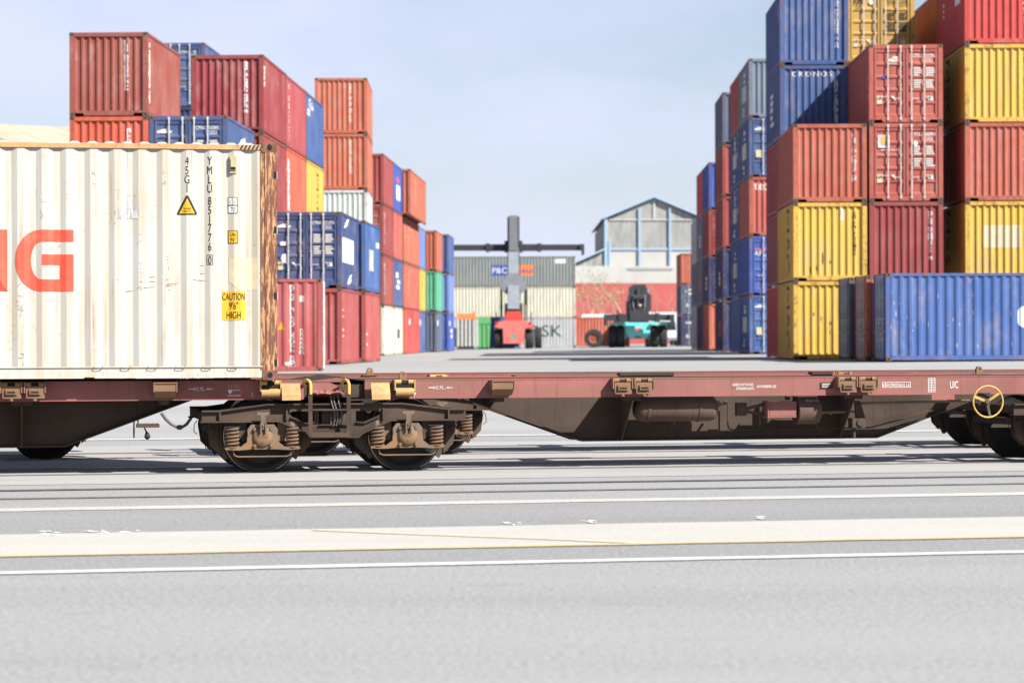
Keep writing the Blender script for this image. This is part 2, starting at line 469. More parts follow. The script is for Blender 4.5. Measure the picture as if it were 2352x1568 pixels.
M['flake'] = asphalt('old_paint_flakes', 0.50, 0.62, (1, 1, 1), 0.3, 0.4)
M['steel_rail'] = plain('rail_head_steel', (0.30, 0.28, 0.265, 1), 0.35, 0.7, var=0.2, scale=5)

# ------------------------------------------------------------------ ground, pavement, tracks
xs = [-900, -500, -250, -120, -70, -45] + [-30 + 3 * i for i in range(21)] + [45, 70, 120, 250, 500, 900]
ys = [-40, -10, 5, 15, 30] + [40 + 1.5 * i for i in range(26)] + [82, 95, 120, 160, 220, 320, 500, 900, 1600, 2600]
g = MB()
for y in ys:
    for x in xs: g.v.append((x, y, ground_z(x, y)))
nx = len(xs)
for j in range(len(ys) - 1):
    for i in range(nx - 1):
        g.face((j * nx + i, j * nx + i + 1, (j + 1) * nx + i + 1, (j + 1) * nx + i))
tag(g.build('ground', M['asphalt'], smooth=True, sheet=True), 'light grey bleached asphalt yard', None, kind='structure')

def strip(name, v0, v1, u0, u1, z, mat, wob=0.0, n=1):
    b = MB(); rn = random.Random(hash((round(v0 * 100), round(v1 * 100))))
    top, bot = [], []
    for i in range(n + 1):
        u = u0 + (u1 - u0) * i / n
        bot.append(track(u, v0 + rn.uniform(-wob, wob), z)); top.append(track(u, v1 + rn.uniform(-wob, wob), z))
    for i in range(n):
        b.poly([bot[i], bot[i + 1], top[i + 1], top[i]])
    return tag(b.build(name, mat, sheet=True), kind='structure')
strip('rail_pavement', -2.75, 7.6, -60, 60, 0.004, M['concrete'])
strip('dark_asphalt_lane', -10.2, -7.2, -60, 60, 0.0035, M['asphalt_dark'])
strip('dark_asphalt_strip', -13.72, -12.5, -60, 60, 0.004, M['asphalt_dark'])
strip('beige_concrete_strip', -12.38, -10.23, -60, 60, 0.008, M['beige'], 0.02, 160)
strip('edge_strip', -7.28, -6.82, -60, 60, 0.008, M['cream_strip'], 0.025, 400)
strip('road_marking', -13.92, -13.72, -60, 60, 0.009, M['white_line'], 0.012, 500)
strip('road_marking', -12.52, -12.37, -60, 60, 0.012, M['yellow_line'], 0.022, 260)
strip('road_marking', 9.95, 10.3, -60, 60, 0.009, M['white_line'], 0.02, 200)
# an old worn yellow line runs aslant over the beige strip
b = MB()
for (x0, y0, x1, y1, w) in ((722, 1219, 905, 1227, 0.14), (905, 1227, 1330, 1243, 0.12), (1330, 1243, 1500, 1250, 0.18)):
    p = [Vector((X_at(x, Yd), Yd, 0.0125 + 0.0004 * w * 10)) for (x, Yd) in ((x0, CAM_H * FPX / (y0 - yh(x0))), (x1, CAM_H * FPX / (y1 - yh(x1))))]
    d = (p[1] - p[0]).normalized(); q = Vector((-d.y, d.x, 0)) * w / 2
    b.poly([p[0] - q, p[1] - q, p[1] + q, p[0] + q])
tag(b.build('worn_line_marking', M['yellow_ghost'], sheet=True), kind='structure')
# flakes of old white paint
b = MB(); rn = random.Random(3)
for (xc, yc, wx, n) in ((110, 1226, 40, 9), (215, 1224, 60, 12), (290, 1223, 50, 7), (1175, 1205, 30, 6), (1350, 1200, 22, 6), (1745, 1191, 14, 7)):
    for i in range(n):
        x = xc + rn.uniform(-wx, wx) * 0.6; y = yc + rn.uniform(-4, 4)
        Yd = CAM_H * FPX / (y - yh(x)); c = Vector((X_at(x, Yd), Yd, 0.0095 + 0.00035 * i))
        w, h = rn.uniform(0.015, 0.05), rn.uniform(0.02, 0.09)
        b.poly([c + Vector((w * math.cos(a) * rn.uniform(.6, 1.2), h * math.sin(a) * rn.uniform(.6, 1.2), 0)) for a in (0.2, 1.1, 2.2, 3.3, 4.3, 5.4)])
tag(b.build('paint_flakes', M['flake'], sheet=True), kind='stuff')

def railway(vc):
    e = bpy.data.objects.new('railway_track', None); COL.objects.link(e)
    tag(e, kind='structure')
    for s in (-1, 1):
        v = vc + s * 0.7535
        r = MB()
        for (a, c, z0, z1, m) in ((v - 0.036, v + 0.036, -0.05, 0.0135, 0),):
            P = [track(-60, a), track(60, a), track(60, c), track(-60, c)]
            n = len(r.v)
            r.v += [(p.x, p.y, z0) for p in P] + [(p.x, p.y, z1) for p in P]
            for q in ((4, 5, 6, 7), (0, 1, 5, 4), (2, 3, 7, 6)): r.face([n + i for i in q], m)
        i0, i1 = sorted((v - s * 0.036, v - s * 0.105))
        r.poly([track(-60, i0, 0.006), track(60, i0, 0.006), track(60, i1, 0.006), track(-60, i1, 0.006)], 1)
        o0, o1 = sorted((v + s * 0.036, v + s * 0.052))
        r.poly([track(-60, o0, 0.006), track(60, o0, 0.006), track(60, o1, 0.006), track(-60, o1, 0.006)], 1)
        r.build('rail', [M['steel_rail'], M['dark']], e)
for vc in (-4.59, 0.0, 4.25): railway(vc)

# ------------------------------------------------------------------ lettering
_tc = {}
def text2d(s, size=1.0, sx=1.0, gap=1.0):
    key = (s, gap)
    if key not in _tc:
        cu = bpy.data.curves.new('lettering_curve', 'FONT')
        cu.body = s; cu.size = 1.0; cu.resolution_u = 3
        cu.space_character = gap
        ob = bpy.data.objects.new('lettering_curve', cu)
        COL.objects.link(ob)
        me = bpy.data.meshes.new_from_object(ob.evaluated_get(bpy.context.evaluated_depsgraph_get()))
        V = [(p.co.x, p.co.y) for p in me.vertices]; F = [tuple(p.vertices) for p in me.polygons]
        bpy.data.meshes.remove(me); bpy.data.objects.remove(ob); bpy.data.curves.remove(cu)
        if V:
            x0 = min(p[0] for p in V); x1 = max(p[0] for p in V)
            V = [(p[0] - (x0 + x1) / 2, p[1]) for p in V]
        _tc[key] = (V, F)
    V, F = _tc[key]
    k = size / 0.70                         # size is the height of a capital letter
    return [(x * k * sx, y * k) for x, y in V], F

class Flat:
    """flat print laid out on a surface, x to the right and y up, in metres"""
    def __init__(s): s.v, s.f, s.m = [], [], []
    def add(s, V, F, x=0, y=0, m=0, rot=0.0):
        n = len(s.v); c, si = math.cos(rot), math.sin(rot)
        s.v += [(x + a * c - b * si, y + a * si + b * c) for a, b in V]
        s.f += [tuple(n + i for i in f) for f in F]; s.m += [m] * len(F)
        return s
    def text(s, t, x, y, size, sx=1.0, m=0, rot=0.0, gap=1.0, align='c'):
        V, F = text2d(t, size, sx, gap)
        if align == 'l' and V:
            x0 = min(p[0] for p in V); V = [(a - x0, b) for a, b in V]
        return s.add(V, F, x, y, m, rot)
    def column(s, t, x, ytop, size, step, sx=1.0, m=0):
        y = ytop - size
        for ch in t:
            if ch == ' ': y -= step * 0.55; continue
            s.text(ch, x, y, size, sx, m); y -= step
        return s
    def rect(s, x0, x1, y0, y1, m=0):
        return s.add([(x0, y0), (x1, y0), (x1, y1), (x0, y1)], [(0, 1, 2, 3)], m=m)
    def poly(s, pts, m=0):
        tr = tessellate_polygon([[Vector((p[0], p[1], 0)) for p in pts]])
        return s.add(pts, [tuple(t) for t in tr], m=m)
    def disc(s, x, y, rx, ry, m=0, n=16):
        return s.poly([(x + rx * math.cos(2 * math.pi * i / n), y + ry * math.sin(2 * math.pi * i / n)) for i in range(n)], m)
    def frame(s, x0, x1, y0, y1, w, m=0):
        s.rect(x0, x1, y0, y0 + w, m); s.rect(x0, x1, y1 - w, y1, m); s.rect(x0, x0 + w, y0 + w, y1 - w, m); s.rect(x1 - w, x1, y0 + w, y1 - w, m)
        return s
    def marks(s, x, ytop, n, size, step, seed, m=0):
        """a column of characters too small to read in the photograph"""
        rn = random.Random(seed); y = ytop
        for i in range(n):
            if rn.random() < 0.13: y -= step * 0.7
            w = size * rn.uniform(0.42, 0.62); h = size * rn.uniform(0.8, 0.95)
            s.rect(x - w, x - w * 0.45, y - h, y, m)
            if rn.random() < 0.8: s.rect(x - w * 0.4, x + w * 0.9, y - h * rn.uniform(0.2, 0.45), y - h * 0.05, m)
            if rn.random() < 0.7: s.rect(x + w * 0.35, x + w, y - h, y - h * 0.5, m)
            y -= step
        return s
    def build(s, name, mats, parent, fn, breaks=()):
        """fn maps (x, y) on the surface to a local point; breaks cut the print where the surface folds"""
        me = bpy.data.meshes.new(name)
        me.from_pydata([(a, b, 0) for a, b in s.v], [], s.f)
        for m in (mats if isinstance(mats, (list, tuple)) else [mats]): me.materials.append(m)
        if any(s.m): me.polygons.foreach_set('material_index', s.m)
        if breaks:
            bm = bmesh.new(); bm.from_mesh(me)
            x0 = min(p[0] for p in s.v); x1 = max(p[0] for p in s.v)
            for bx in breaks:
                if x0 + 1e-4 < bx < x1 - 1e-4:
                    bmesh.ops.bisect_plane(bm, geom=bm.verts[:] + bm.edges[:] + bm.faces[:], dist=1e-5, plane_co=(bx, 0, 0), plane_no=(1, 0, 0))
            bm.to_mesh(me); bm.free()
        for p in me.vertices: p.co = fn(p.co.x, p.co.y)
        me.update()
        return link(name, me, parent)

# ------------------------------------------------------------------ the container wagons
WR = 0.46
def bogie_meshes():
    D = {}
    # wheel: outer face with rim, web and hub; flange on the inner side (outer face at y = -0.07)
    w = MB()
    w.lathe([(0.085, -0.085), (0.105, -0.085), (0.125, -0.03), (0.34, -0.005), (0.385, -0.055), (0.40, -0.067), (0.452, -0.067)], (0, 0, 0), 'y', 48, 0)
    w.lathe([(0.452, -0.067), (0.46, -0.06), (0.463, 0.035)], (0, 0, 0), 'y', 48, 1)
    w.lathe([(0.463, 0.035), (0.49, 0.05), (0.488, 0.066), (0.40, 0.068), (0.385, 0.05), (0.34, 0.02), (0.12, 0.01), (0.10, 0.08), (0.08, 0.08)], (0, 0, 0), 'y', 48, 0)
    D['wheel'] = w.mesh('wheel', [M['wheel'], M['tread']], True)
    a = MB(); a.lathe([(0.0, -1.0), (0.065, -1.0), (0.075, -0.6), (0.08, 0.6), (0.065, 1.0), (0, 1.0)], (0, 0, 0), 'y', 16)
    D['axle'] = a.mesh('axle', M['wheel'], True)
    # side frame with its windows
    out = [(-1.64, 0.655), (-0.69, 0.655), (-0.34, 0.50), (-0.28, 0.452), (0.28, 0.452), (0.34, 0.50), (0.69, 0.655), (1.64, 0.655), (1.64, 0.765), (1.43, 0.765), (0.84, 0.842), (-0.84, 0.842), (-1.43, 0.765), (-1.64, 0.765)]
    tri = [(0.26, 0.635), (0.36, 0.625), (0.53, 0.70), (0.57, 0.735), (0.53, 0.765), (0.26, 0.765)]
    h2 = [(-x, z) for x, z in tri]
    mid = [(-0.20, 0.60), (0.20, 0.60), (0.20, 0.765), (-0.20, 0.765)]
    s = MB(); s.prism(out, 'y', -0.03, 0.03, holes=(tri, h2, mid))
    D['side_frame'] = s.mesh('side_frame', M['bogie'])
    fl = MB()
    top = [(-1.64, 0.775), (-1.43, 0.775), (-0.84, 0.852), (0.84, 0.852), (1.43, 0.775), (1.64, 0.775)]
    bot = [(-1.66, 0.645), (-0.69, 0.645), (-0.34, 0.49), (-0.28, 0.442), (0.28, 0.442), (0.34, 0.49), (0.69, 0.645), (1.66, 0.645)]
    for L, hw in ((top, 0.075), (bot, 0.085)):
        for p, q in zip(L, L[1:]):
            fl.bar((p[0], 0, p[1]), (q[0], 0, q[1]), hw * 2, 0.018)
    for x in (-1.42, -0.60, 0.60, 1.42): fl.box(x - 0.01, x + 0.01, -0.075, -0.03, 0.66, 0.80 if abs(x) < 1 else 0.765)
    for sx in (-1, 1):                       # edges of the windows
        L = [(sx * 0.26, 0.628), (sx * 0.37, 0.618), (sx * 0.55, 0.695)]
        for p, q in zip(L, L[1:]): fl.bar((p[0], -0.03, p[1]), (q[0], -0.03, q[1]), 0.07, 0.012)
    fl.box(-0.2, 0.2, -0.065, -0.03, 0.59, 0.602)
    D['flange'] = fl.mesh('frame_flange', M['bogie'])
    # axle box: housing, saddle wings, round cover, bolts, hanger
    hb = MB()
    hb.prism([(-0.18, -0.13), (0.18, -0.13), (0.185, 0.09), (0.14, 0.15), (-0.14, 0.15), (-0.185, 0.09)], 'y', -0.06, 0.16)
    hb.prism([(-0.46, -0.155), (-0.30, -0.165), (-0.16, -0.155), (0.16, -0.155), (0.30, -0.165), (0.46, -0.155), (0.46, -0.135), (0.27, -0.125), (0.19, -0.06), (0.19, 0.0), (-0.19, 0.0), (-0.19, -0.06), (-0.27, -0.125), (-0.46, -0.135)], 'y', -0.065, 0.12)
    D['axle_box'] = hb.mesh('axle_box', M['box_dust'])
    cv = MB()
    cv.lathe([(0.0, -0.115), (0.06, -0.112), (0.105, -0.10), (0.122, -0.08), (0.126, -0.06)], (0, 0, -0.005), 'y', 28)
    for (bx, bz) in ((-0.10, 0.09), (0.10, 0.09), (-0.10, -0.11), (0.10, -0.11)):
        cv.lathe([(0, -0.10), (0.018, -0.10), (0.022, -0.09), (0.022, -0.06)], (bx, 0, bz), 'y', 8)
    D['cover'] = cv.mesh('axle_box_cover', M['box_dust'], True)
    hg = MB()
    hg.prism([(-0.075, 0.30), (0.075, 0.30), (0.075, 0.275), (0.03, 0.262), (0.028, 0.09), (-0.028, 0.09), (-0.03, 0.262), (-0.075, 0.275)], 'y', -0.135, -0.115)
    for sx in (-1, 1): hg.box(sx * 0.03 - 0.008, sx * 0.03 + 0.008, -0.15, -0.10, 0.05, 0.17)
    hg.lathe([(0, -0.155), (0.016, -0.155), (0.018, -0.11)], (0, 0, 0.14), 'y', 8)
    D['hanger'] = hg.mesh('hanger', M['box_dust'])
    pts, turns = [], 5.2
    for i in range(int(turns * 14) + 1):
        t = i / 14.0
        pts.append((0.077 * math.cos(2 * math.pi * t), 0.077 * math.sin(2 * math.pi * t), -0.12 + 0.232 * t / turns))
    sp = MB(); sp.tube(pts, 0.0165, 6); sp.lathe([(0, -0.135), (0.1, -0.135), (0.1, -0.118), (0, -0.118)], (0, 0, 0), 'z', 16)
    D['spring'] = sp.mesh('spring', M['spring'], True)
    wg = MB()                                # wedge bracket over a spring
    wg.prism([(0.19, 0.20), (0.46, 0.16), (0.46, 0.125), (0.42, 0.115), (0.21, -0.07), (0.19, -0.07)], 'y', -0.045, -0.03)
    wg.box(0.27, 0.46, -0.09, 0.09, 0.115, 0.13)
    wg.box(0.385, 0.40, -0.075, -0.03, 0.13, 0.20)
    D['wedge'] = wg.mesh('spring_bracket', M['bogie'])
    sh = MB()                                # swinging friction link on the other spring
    sh.prism([(0.19, 0.19), (0.33, 0.19), (0.33, -0.06), (0.20, -0.06), (0.20, 0.05), (0.19, 0.05)], 'y', -0.03, 0.02)
    sh.lathe([(0, -0.12), (0.085, -0.12), (0.09, -0.02)], (0, 0, 0), 'z', 14)
    n0 = len(sh.v) - 14 * 3
    for i in range(n0, len(sh.v)):
        x, y, z = sh.v[i]; sh.v[i] = (x + 0.37, y, -z * 0.9 + 0.075)
    sh.bar((0.335, -0.075, 0.085), (0.30, -0.075, -0.045), 0.055, 0.03, up=(0, 1, 0))
    for p in ((0.335, 0.075), (0.30, -0.04)): sh.lathe([(0, -0.105), (0.026, -0.105), (0.028, -0.07)], (p[0], 0, p[1]), 'y', 12)
    D['link'] = sh.mesh('friction_link', M['box_dust'])
    lp = MB(); lp.tube([(-0.36, -0.03, -0.15), (-0.345, -0.03, -0.225), (-0.30, -0.03, -0.245), (0.30, -0.03, -0.245), (0.345, -0.03, -0.225), (0.36, -0.03, -0.15)], 0.009, 6)
    D['loop'] = lp.mesh('safety_loop', M['box_dust'], True)
    bs = MB()                                # clasp brake: shoe hugging the tread, holder plate and pin
    arc = []
    for i in range(9):
        t = math.radians(150 + 8 * i); arc.append((0.475 * math.cos(t), 0.475 * math.sin(t)))
    for i in range(8, -1, -1):
        t = math.radians(150 + 8 * i); arc.append((0.535 * math.cos(t), 0.535 * math.sin(t)))
    bs.prism(arc, 'y', -0.045, 0.045)
    bs.prism([(-0.50, 0.32), (-0.62, 0.28), (-0.655, 0.10), (-0.62, -0.12), (-0.50, -0.24), (-0.49, -0.18), (-0.53, 0.0), (-0.50, 0.2)], 'y', -0.06, -0.045)
    bs.prism([(-0.50, 0.32), (-0.62, 0.28), (-0.655, 0.10), (-0.62, -0.12), (-0.50, -0.24), (-0.49, -0.18), (-0.53, 0.0), (-0.50, 0.2)], 'y', 0.045, 0.06)
    bs.lathe([(0, -0.09), (0.022, -0.09), (0.03, -0.06), (0.03, 0.08), (0, 0.08)], (-0.60, 0, 0.08), 'y', 10)
    bs.tube([(-0.66, -0.02, 0.15), (-0.70, -0.02, 0.10), (-0.705, -0.02, 0.0), (-0.66, -0.02, -0.03)], 0.006, 5)
    bs.tube([(-0.56, -0.02, -0.18), (-0.555, -0.02, -0.215), (-0.53, -0.02, -0.215), (-0.525, -0.02, -0.19)], 0.005, 5)
    D['brake'] = bs.mesh('brake_shoe', M['bogie'])
    bo = MB(); bo.box(-0.16, 0.16, -1.0, 1.0, 0.52, 0.80); bo.box(-0.28, 0.28, -0.4, 0.4, 0.78, 0.92); bo.lathe([(0, 0.92), (0.2, 0.92), (0.18, 1.0), (0, 1.02)], (0, 0, 0), 'z', 16)
    for sx in (-1, 1): bo.box(sx * 1.60 - 0.04, sx * 1.60 + 0.04, -1.0, 1.0, 0.66, 0.76)
    D['bolster'] = bo.mesh('bolster', M['bogie'])
    br = MB()
    for sx in (-1, 1):
        for k in (-1, 1): br.bar((sx * 0.9 + k * 0.60, -0.75, 0.54), (sx * 0.9 + k * 0.60, 0.75, 0.54), 0.06, 0.09)
        br.bar((sx * 0.3, 0.1, 0.46), (sx * 1.5, 0.1, 0.46), 0.04, 0.05)
    D['rigging'] = br.mesh('brake_rigging', M['bogie'])
    return D
BG = bogie_meshes()

def make_bogie(parent, u, near_only=False, letters=True):
    b = bpy.data.objects.new('bogie', None); COL.objects.link(b); b.parent = parent; b.location = (u, 0, 0)
    b.empty_display_size = 0.2
    link('bolster', BG['bolster'], b); link('brake_rigging', BG['rigging'], b)
    for k in (-1, 1):
        link('axle', BG['axle'], b, loc=(k * 0.9, 0, WR))
    for side in (-1, 1):
        def put(name, key, x, z, y, flipx=False):
            o = link(name, BG[key], b, loc=(x, y, z))
            o.scale = (-1 if flipx else 1, 1 if side < 0 else -1, 1)
            return o
        put('side_frame', 'side_frame', 0, 0, side * 1.0)
        put('frame_flange', 'flange', 0, 0, side * 1.0)
        for k in (-1, 1):
            put('wheel', 'wheel', k * 0.9, WR, side * 0.752)
            put('axle_box', 'axle_box', k * 0.9, WR, side * 1.03)
            put('axle_box_cover', 'cover', k * 0.9, WR, side * 1.03)
            put('hanger', 'hanger', k * 0.9, WR, side * 1.03)
            for q in (-1, 1): put('spring', 'spring', k * 0.9 + q * 0.37, WR, side * 1.01)
            put('spring_bracket', 'wedge', k * 0.9, WR, side * 0.95, flipx=(k < 0))
            put('friction_link', 'link', k * 0.9, WR, side * 0.95, flipx=(k > 0))
            put('safety_loop', 'loop', k * 0.9, WR, side * 1.02)
            for q in (-1, 1): put('brake_shoe', 'brake', k * 0.9, WR, side * 0.752, flipx=(q > 0))
            if letters and side < 0:
                f = Flat(); f.text('FAG' if k < 0 else 'SKF', 0, -0.012, 0.045, 1.0); f.text('91' if k < 0 else '9', 0.0, -0.075, 0.035, 1.0)
                f.build('cast_lettering', M['box_dust'], b, lambda x, y, k=k: Vector((k * 0.9 + x, -1.03 - 0.121, WR + y)))
    return b

def bracket_mesh(big):
    b = MB()
    w = 0.115
    # folded container spigot: top roll with a gap, hinged flap hanging down
    for sx in (-1, 1):
        b.tube([(sx * 0.045, -0.035, 0.085), (sx * w, -0.035, 0.085)], 0.030, 10)
        b.box(sx * w - 0.008 + (0.008 if sx > 0 else -0.008), sx * w + 0.008 + (0.008 if sx > 0 else -0.008), -0.07, 0.09, -0.02, 0.115)
    b.tube([(-0.045, -0.03, 0.075), (0.045, -0.03, 0.075)], 0.022, 8, m=1)
    if big:
        b.prism([(-0.105, 0.06), (0.105, 0.06), (0.12, -0.085), (-0.105, -0.085)], 'y', -0.055, -0.035)
        b.prism([(-0.105, 0.06), (0.105, 0.06), (0.12, -0.085), (-0.105, -0.085)], 'y', -0.0545, -0.02)
        b.box(-0.065, 0.06, -0.085, -0.055, -0.035, 0.02); b.box(-0.075, 0.07, -0.066, -0.055, -0.05, 0.035)
        b.box(-0.05, 0.045, -0.0865, -0.085, -0.022, 0.0, 1)
        b.box(-0.098, 0.112, -0.068, -0.055, -0.085, -0.07)
        b.tube([(0.0, -0.045, -0.085), (0.0, -0.045, -0.115)], 0.025, 8)
    else:
        b.tube([(-w, -0.03, -0.04), (w, -0.03, -0.04)], 0.055, 12)
        b.box(-w, w, -0.02, 0.06, -0.06, 0.10)
        b.box(-w + 0.01, w - 0.01, -0.045, -0.02, 0.02, 0.05, 1)
    b.box(-w, w, 0.03, 0.09, -0.06, 0.115)
    return b
BR_FLAP = bracket_mesh(True).mesh('spigot_bracket', [M['bracket'], M['dark']], True)
BR_ROLL = bracket_mesh(False).mesh('spigot_bracket', [M['pale_yellow'], M['dark']], True)
def hood_mesh():
    b = MB(); w = 0.13
    b.prism([(-0.16, 0.09), (0.09, 0.09), (0.09, -0.09), (-0.02, -0.09), (-0.11, -0.055), (-0.16, -0.01)], 'x', -w, w)
    b.box(-w - 0.014, -w, -0.17, 0.09, -0.02, 0.10); b.box(w, w + 0.014, -0.17, 0.09, -0.02, 0.10)
    b.box(-w - 0.014, w + 0.014, -0.175, -0.16, 0.085, 0.10)
    return b.mesh('bracket_hood', M['bracket'])
BR_HOOD = hood_mesh()
def spigot_mesh():
    b = MB()
    b.prism([(-0.045, 0.0), (0.045, 0.0), (0.045, 0.06), (0.02, 0.095), (-0.02, 0.095), (-0.045, 0.06)], 'y', -0.03, 0.03, holes=([(-0.014, 0.05), (0.014, 0.05), (0.014, 0.075), (-0.014, 0.075)],))
    b.box(-0.11, 0.11, -0.09, 0.09, -0.014, 0.0)
    return b.mesh('container_spigot', M['bracket'])
SPIGOT = spigot_mesh()

def lattice(parent, s, ofs, far_end=True, detail=True, bogie_side='joint'):
    """one half of the wagon: s = +1 runs to the right of its bogie, s = -1 to the left"""
    def U(u): return ofs + s * u
    def bx(b, u0, u1, v0, v1, z0, z1, m=0):
        a, c = sorted((U(u0), U(u1))); b.box(a, c, v0, v1, z0, z1, m)
    start = 0.38 if bogie_side == 'joint' else -1.45
    end = 11.9
    for side in (-1, 1):
        b = MB()
        v = side * 0.97
        lo, hi = sorted((v, v - side * 0.014))
        bx(b, start, end, lo, hi, 0.922, 1.135)
        lo2, hi2 = sorted((v + side * 0.004, v - side * 0.05))
        bx(b, start, end, lo2, hi2, 1.135, 1.150)
        bx(b, start, end, lo2, hi2, 0.910, 0.922)
        b.build('side_sill', M['sill'], parent)
    prof = [(1.3, 1.125), (1.3, 1.04), (1.47, 1.0), (3.28, 0.345), (7.27, 0.345), (9.08, 1.0), (9.25, 1.04), (9.25, 1.125)]
    for side in (-1, 1):
        b = MB()
        P = [(U(u), z) for u, z in prof]
        lo, hi = sorted((side * 0.30, side * 0.285))
        b.prism(P, 'y', lo, hi)
        for u in (3.30, 7.25): bx(b, u - 0.004, u + 0.004, *sorted((side * 0.3025, side * 0.30)), 0.36, 1.1)
        o = b.build('centre_girder', M['girder'], parent)
        f = MB()
        for (p, q) in zip(prof[1:-1], prof[2:-1]):
            f.bar((U(p[0]), side * 0.29, p[1] - 0.009), (U(q[0]), side * 0.29, q[1] - 0.009), 0.16, 0.018, up=(0, 0, 1))
        bx(f, start, end, *sorted((side * 0.33, side * 0.22)), 1.126, 1.142)
        f.build('girder_flange', M['girder'], parent)
    # cross beams and slanting outriggers below the brackets
    for u in (2.09, 3.80, 6.75, 8.46):
        b = MB()
        bx(b, u - 0.09, u + 0.09, -0.955, 0.955, 1.09, 1.124)
        b.build('cross_beam', M['girder'], parent)
        if u in (3.80, 6.75):
            for side in (-1, 1):
                o = MB()
                o.bar((U(u), side * 0.92, 0.915), (U(u), side * 0.34, 0.38), 0.15, 0.016, up=(0, side, 1))
                o.prism([(side * 0.95, 0.93), (side * 0.95, 1.09), (side * 0.305, 1.09), (side * 0.305, 0.385), (side * 0.36, 0.385)], 'x', U(u) - 0.007, U(u) + 0.007)
                bx(o, u - 0.12, u + 0.12, *sorted((side * 0.95, side * 0.86)), 0.86, 0.909)
                o.build('outrigger', M['girder'], parent)
        elif u == 2.09:
            for side in (-1, 1):
                o = MB(); o.prism([(side * 0.95, 0.86), (side * 0.95, 1.09), (side * 0.305, 1.09), (side * 0.305, 0.84)], 'x', U(u) - 0.06, U(u) + 0.06)
                o.build('outrigger', M['girder'], parent)
    # ends of the floor over the bogie
    b = MB(); bx(b, start, 1.32, -0.34, 0.34, 0.96, 1.124); bx(b, start, start + 0.10, -0.955, 0.955, 0.95, 1.125)
    b.build('end_bolster', M['girder'], parent)
    b = MB(); bx(b, 9.26, end, -0.34, 0.34, 0.96, 1.124); bx(b, end - 0.12, end, -0.955, 0.955, 0.93, 1.124)
    b.build('end_bolster', M['girder'], parent)
    for side in (-1, 1):
        y = side * 1.045
        def place(name, me, u, z=1.03, dy=0.0, flip=False):
            o = link(name, me, parent, loc=(U(u), y + side * dy, z)); o.scale = (1, 1 if side < 0 else -1, 1)
            return o
        for u in (3.645, 3.925, 6.62, 6.90): place('spigot_bracket', BR_FLAP, u, 1.035)
        for u in (2.09,): place('bracket_hood', BR_HOOD, u, 1.035)
        place('spigot_bracket', BR_ROLL, 0.80 if s < 0 else 0.865, 1.035)
        # bent yellow bump plate at the joint
        if bogie_side == 'joint':
            pl = MB(); a0, a1 = sorted((U(0.44), U(0.67)))
            Pp = [(y - side * 0.0, 1.112), (y + side * 0.05, 1.105), (y + side * 0.13, 0.97), (y + side * 0.14, 0.905), (y + side * 0.125, 0.905), (y + side * 0.115, 0.965), (y + side * 0.04, 1.09), (y, 1.098)]
            pl.prism(Pp, 'x', a0, a1)
            pl.build('bump_plate', M['pale_yellow'], parent)
            ps = MB(); ps.prism([(y - side * 0.02, 1.10), (y + side * 0.05, 1.10), (y + side * 0.125, 0.965), (y + side * 0.13, 0.91), (y - side * 0.02, 0.91)], 'x', a0 + 0.05, a0 + 0.062)
            ps.build('plate_gusset', M['bracket'], parent)
    return U

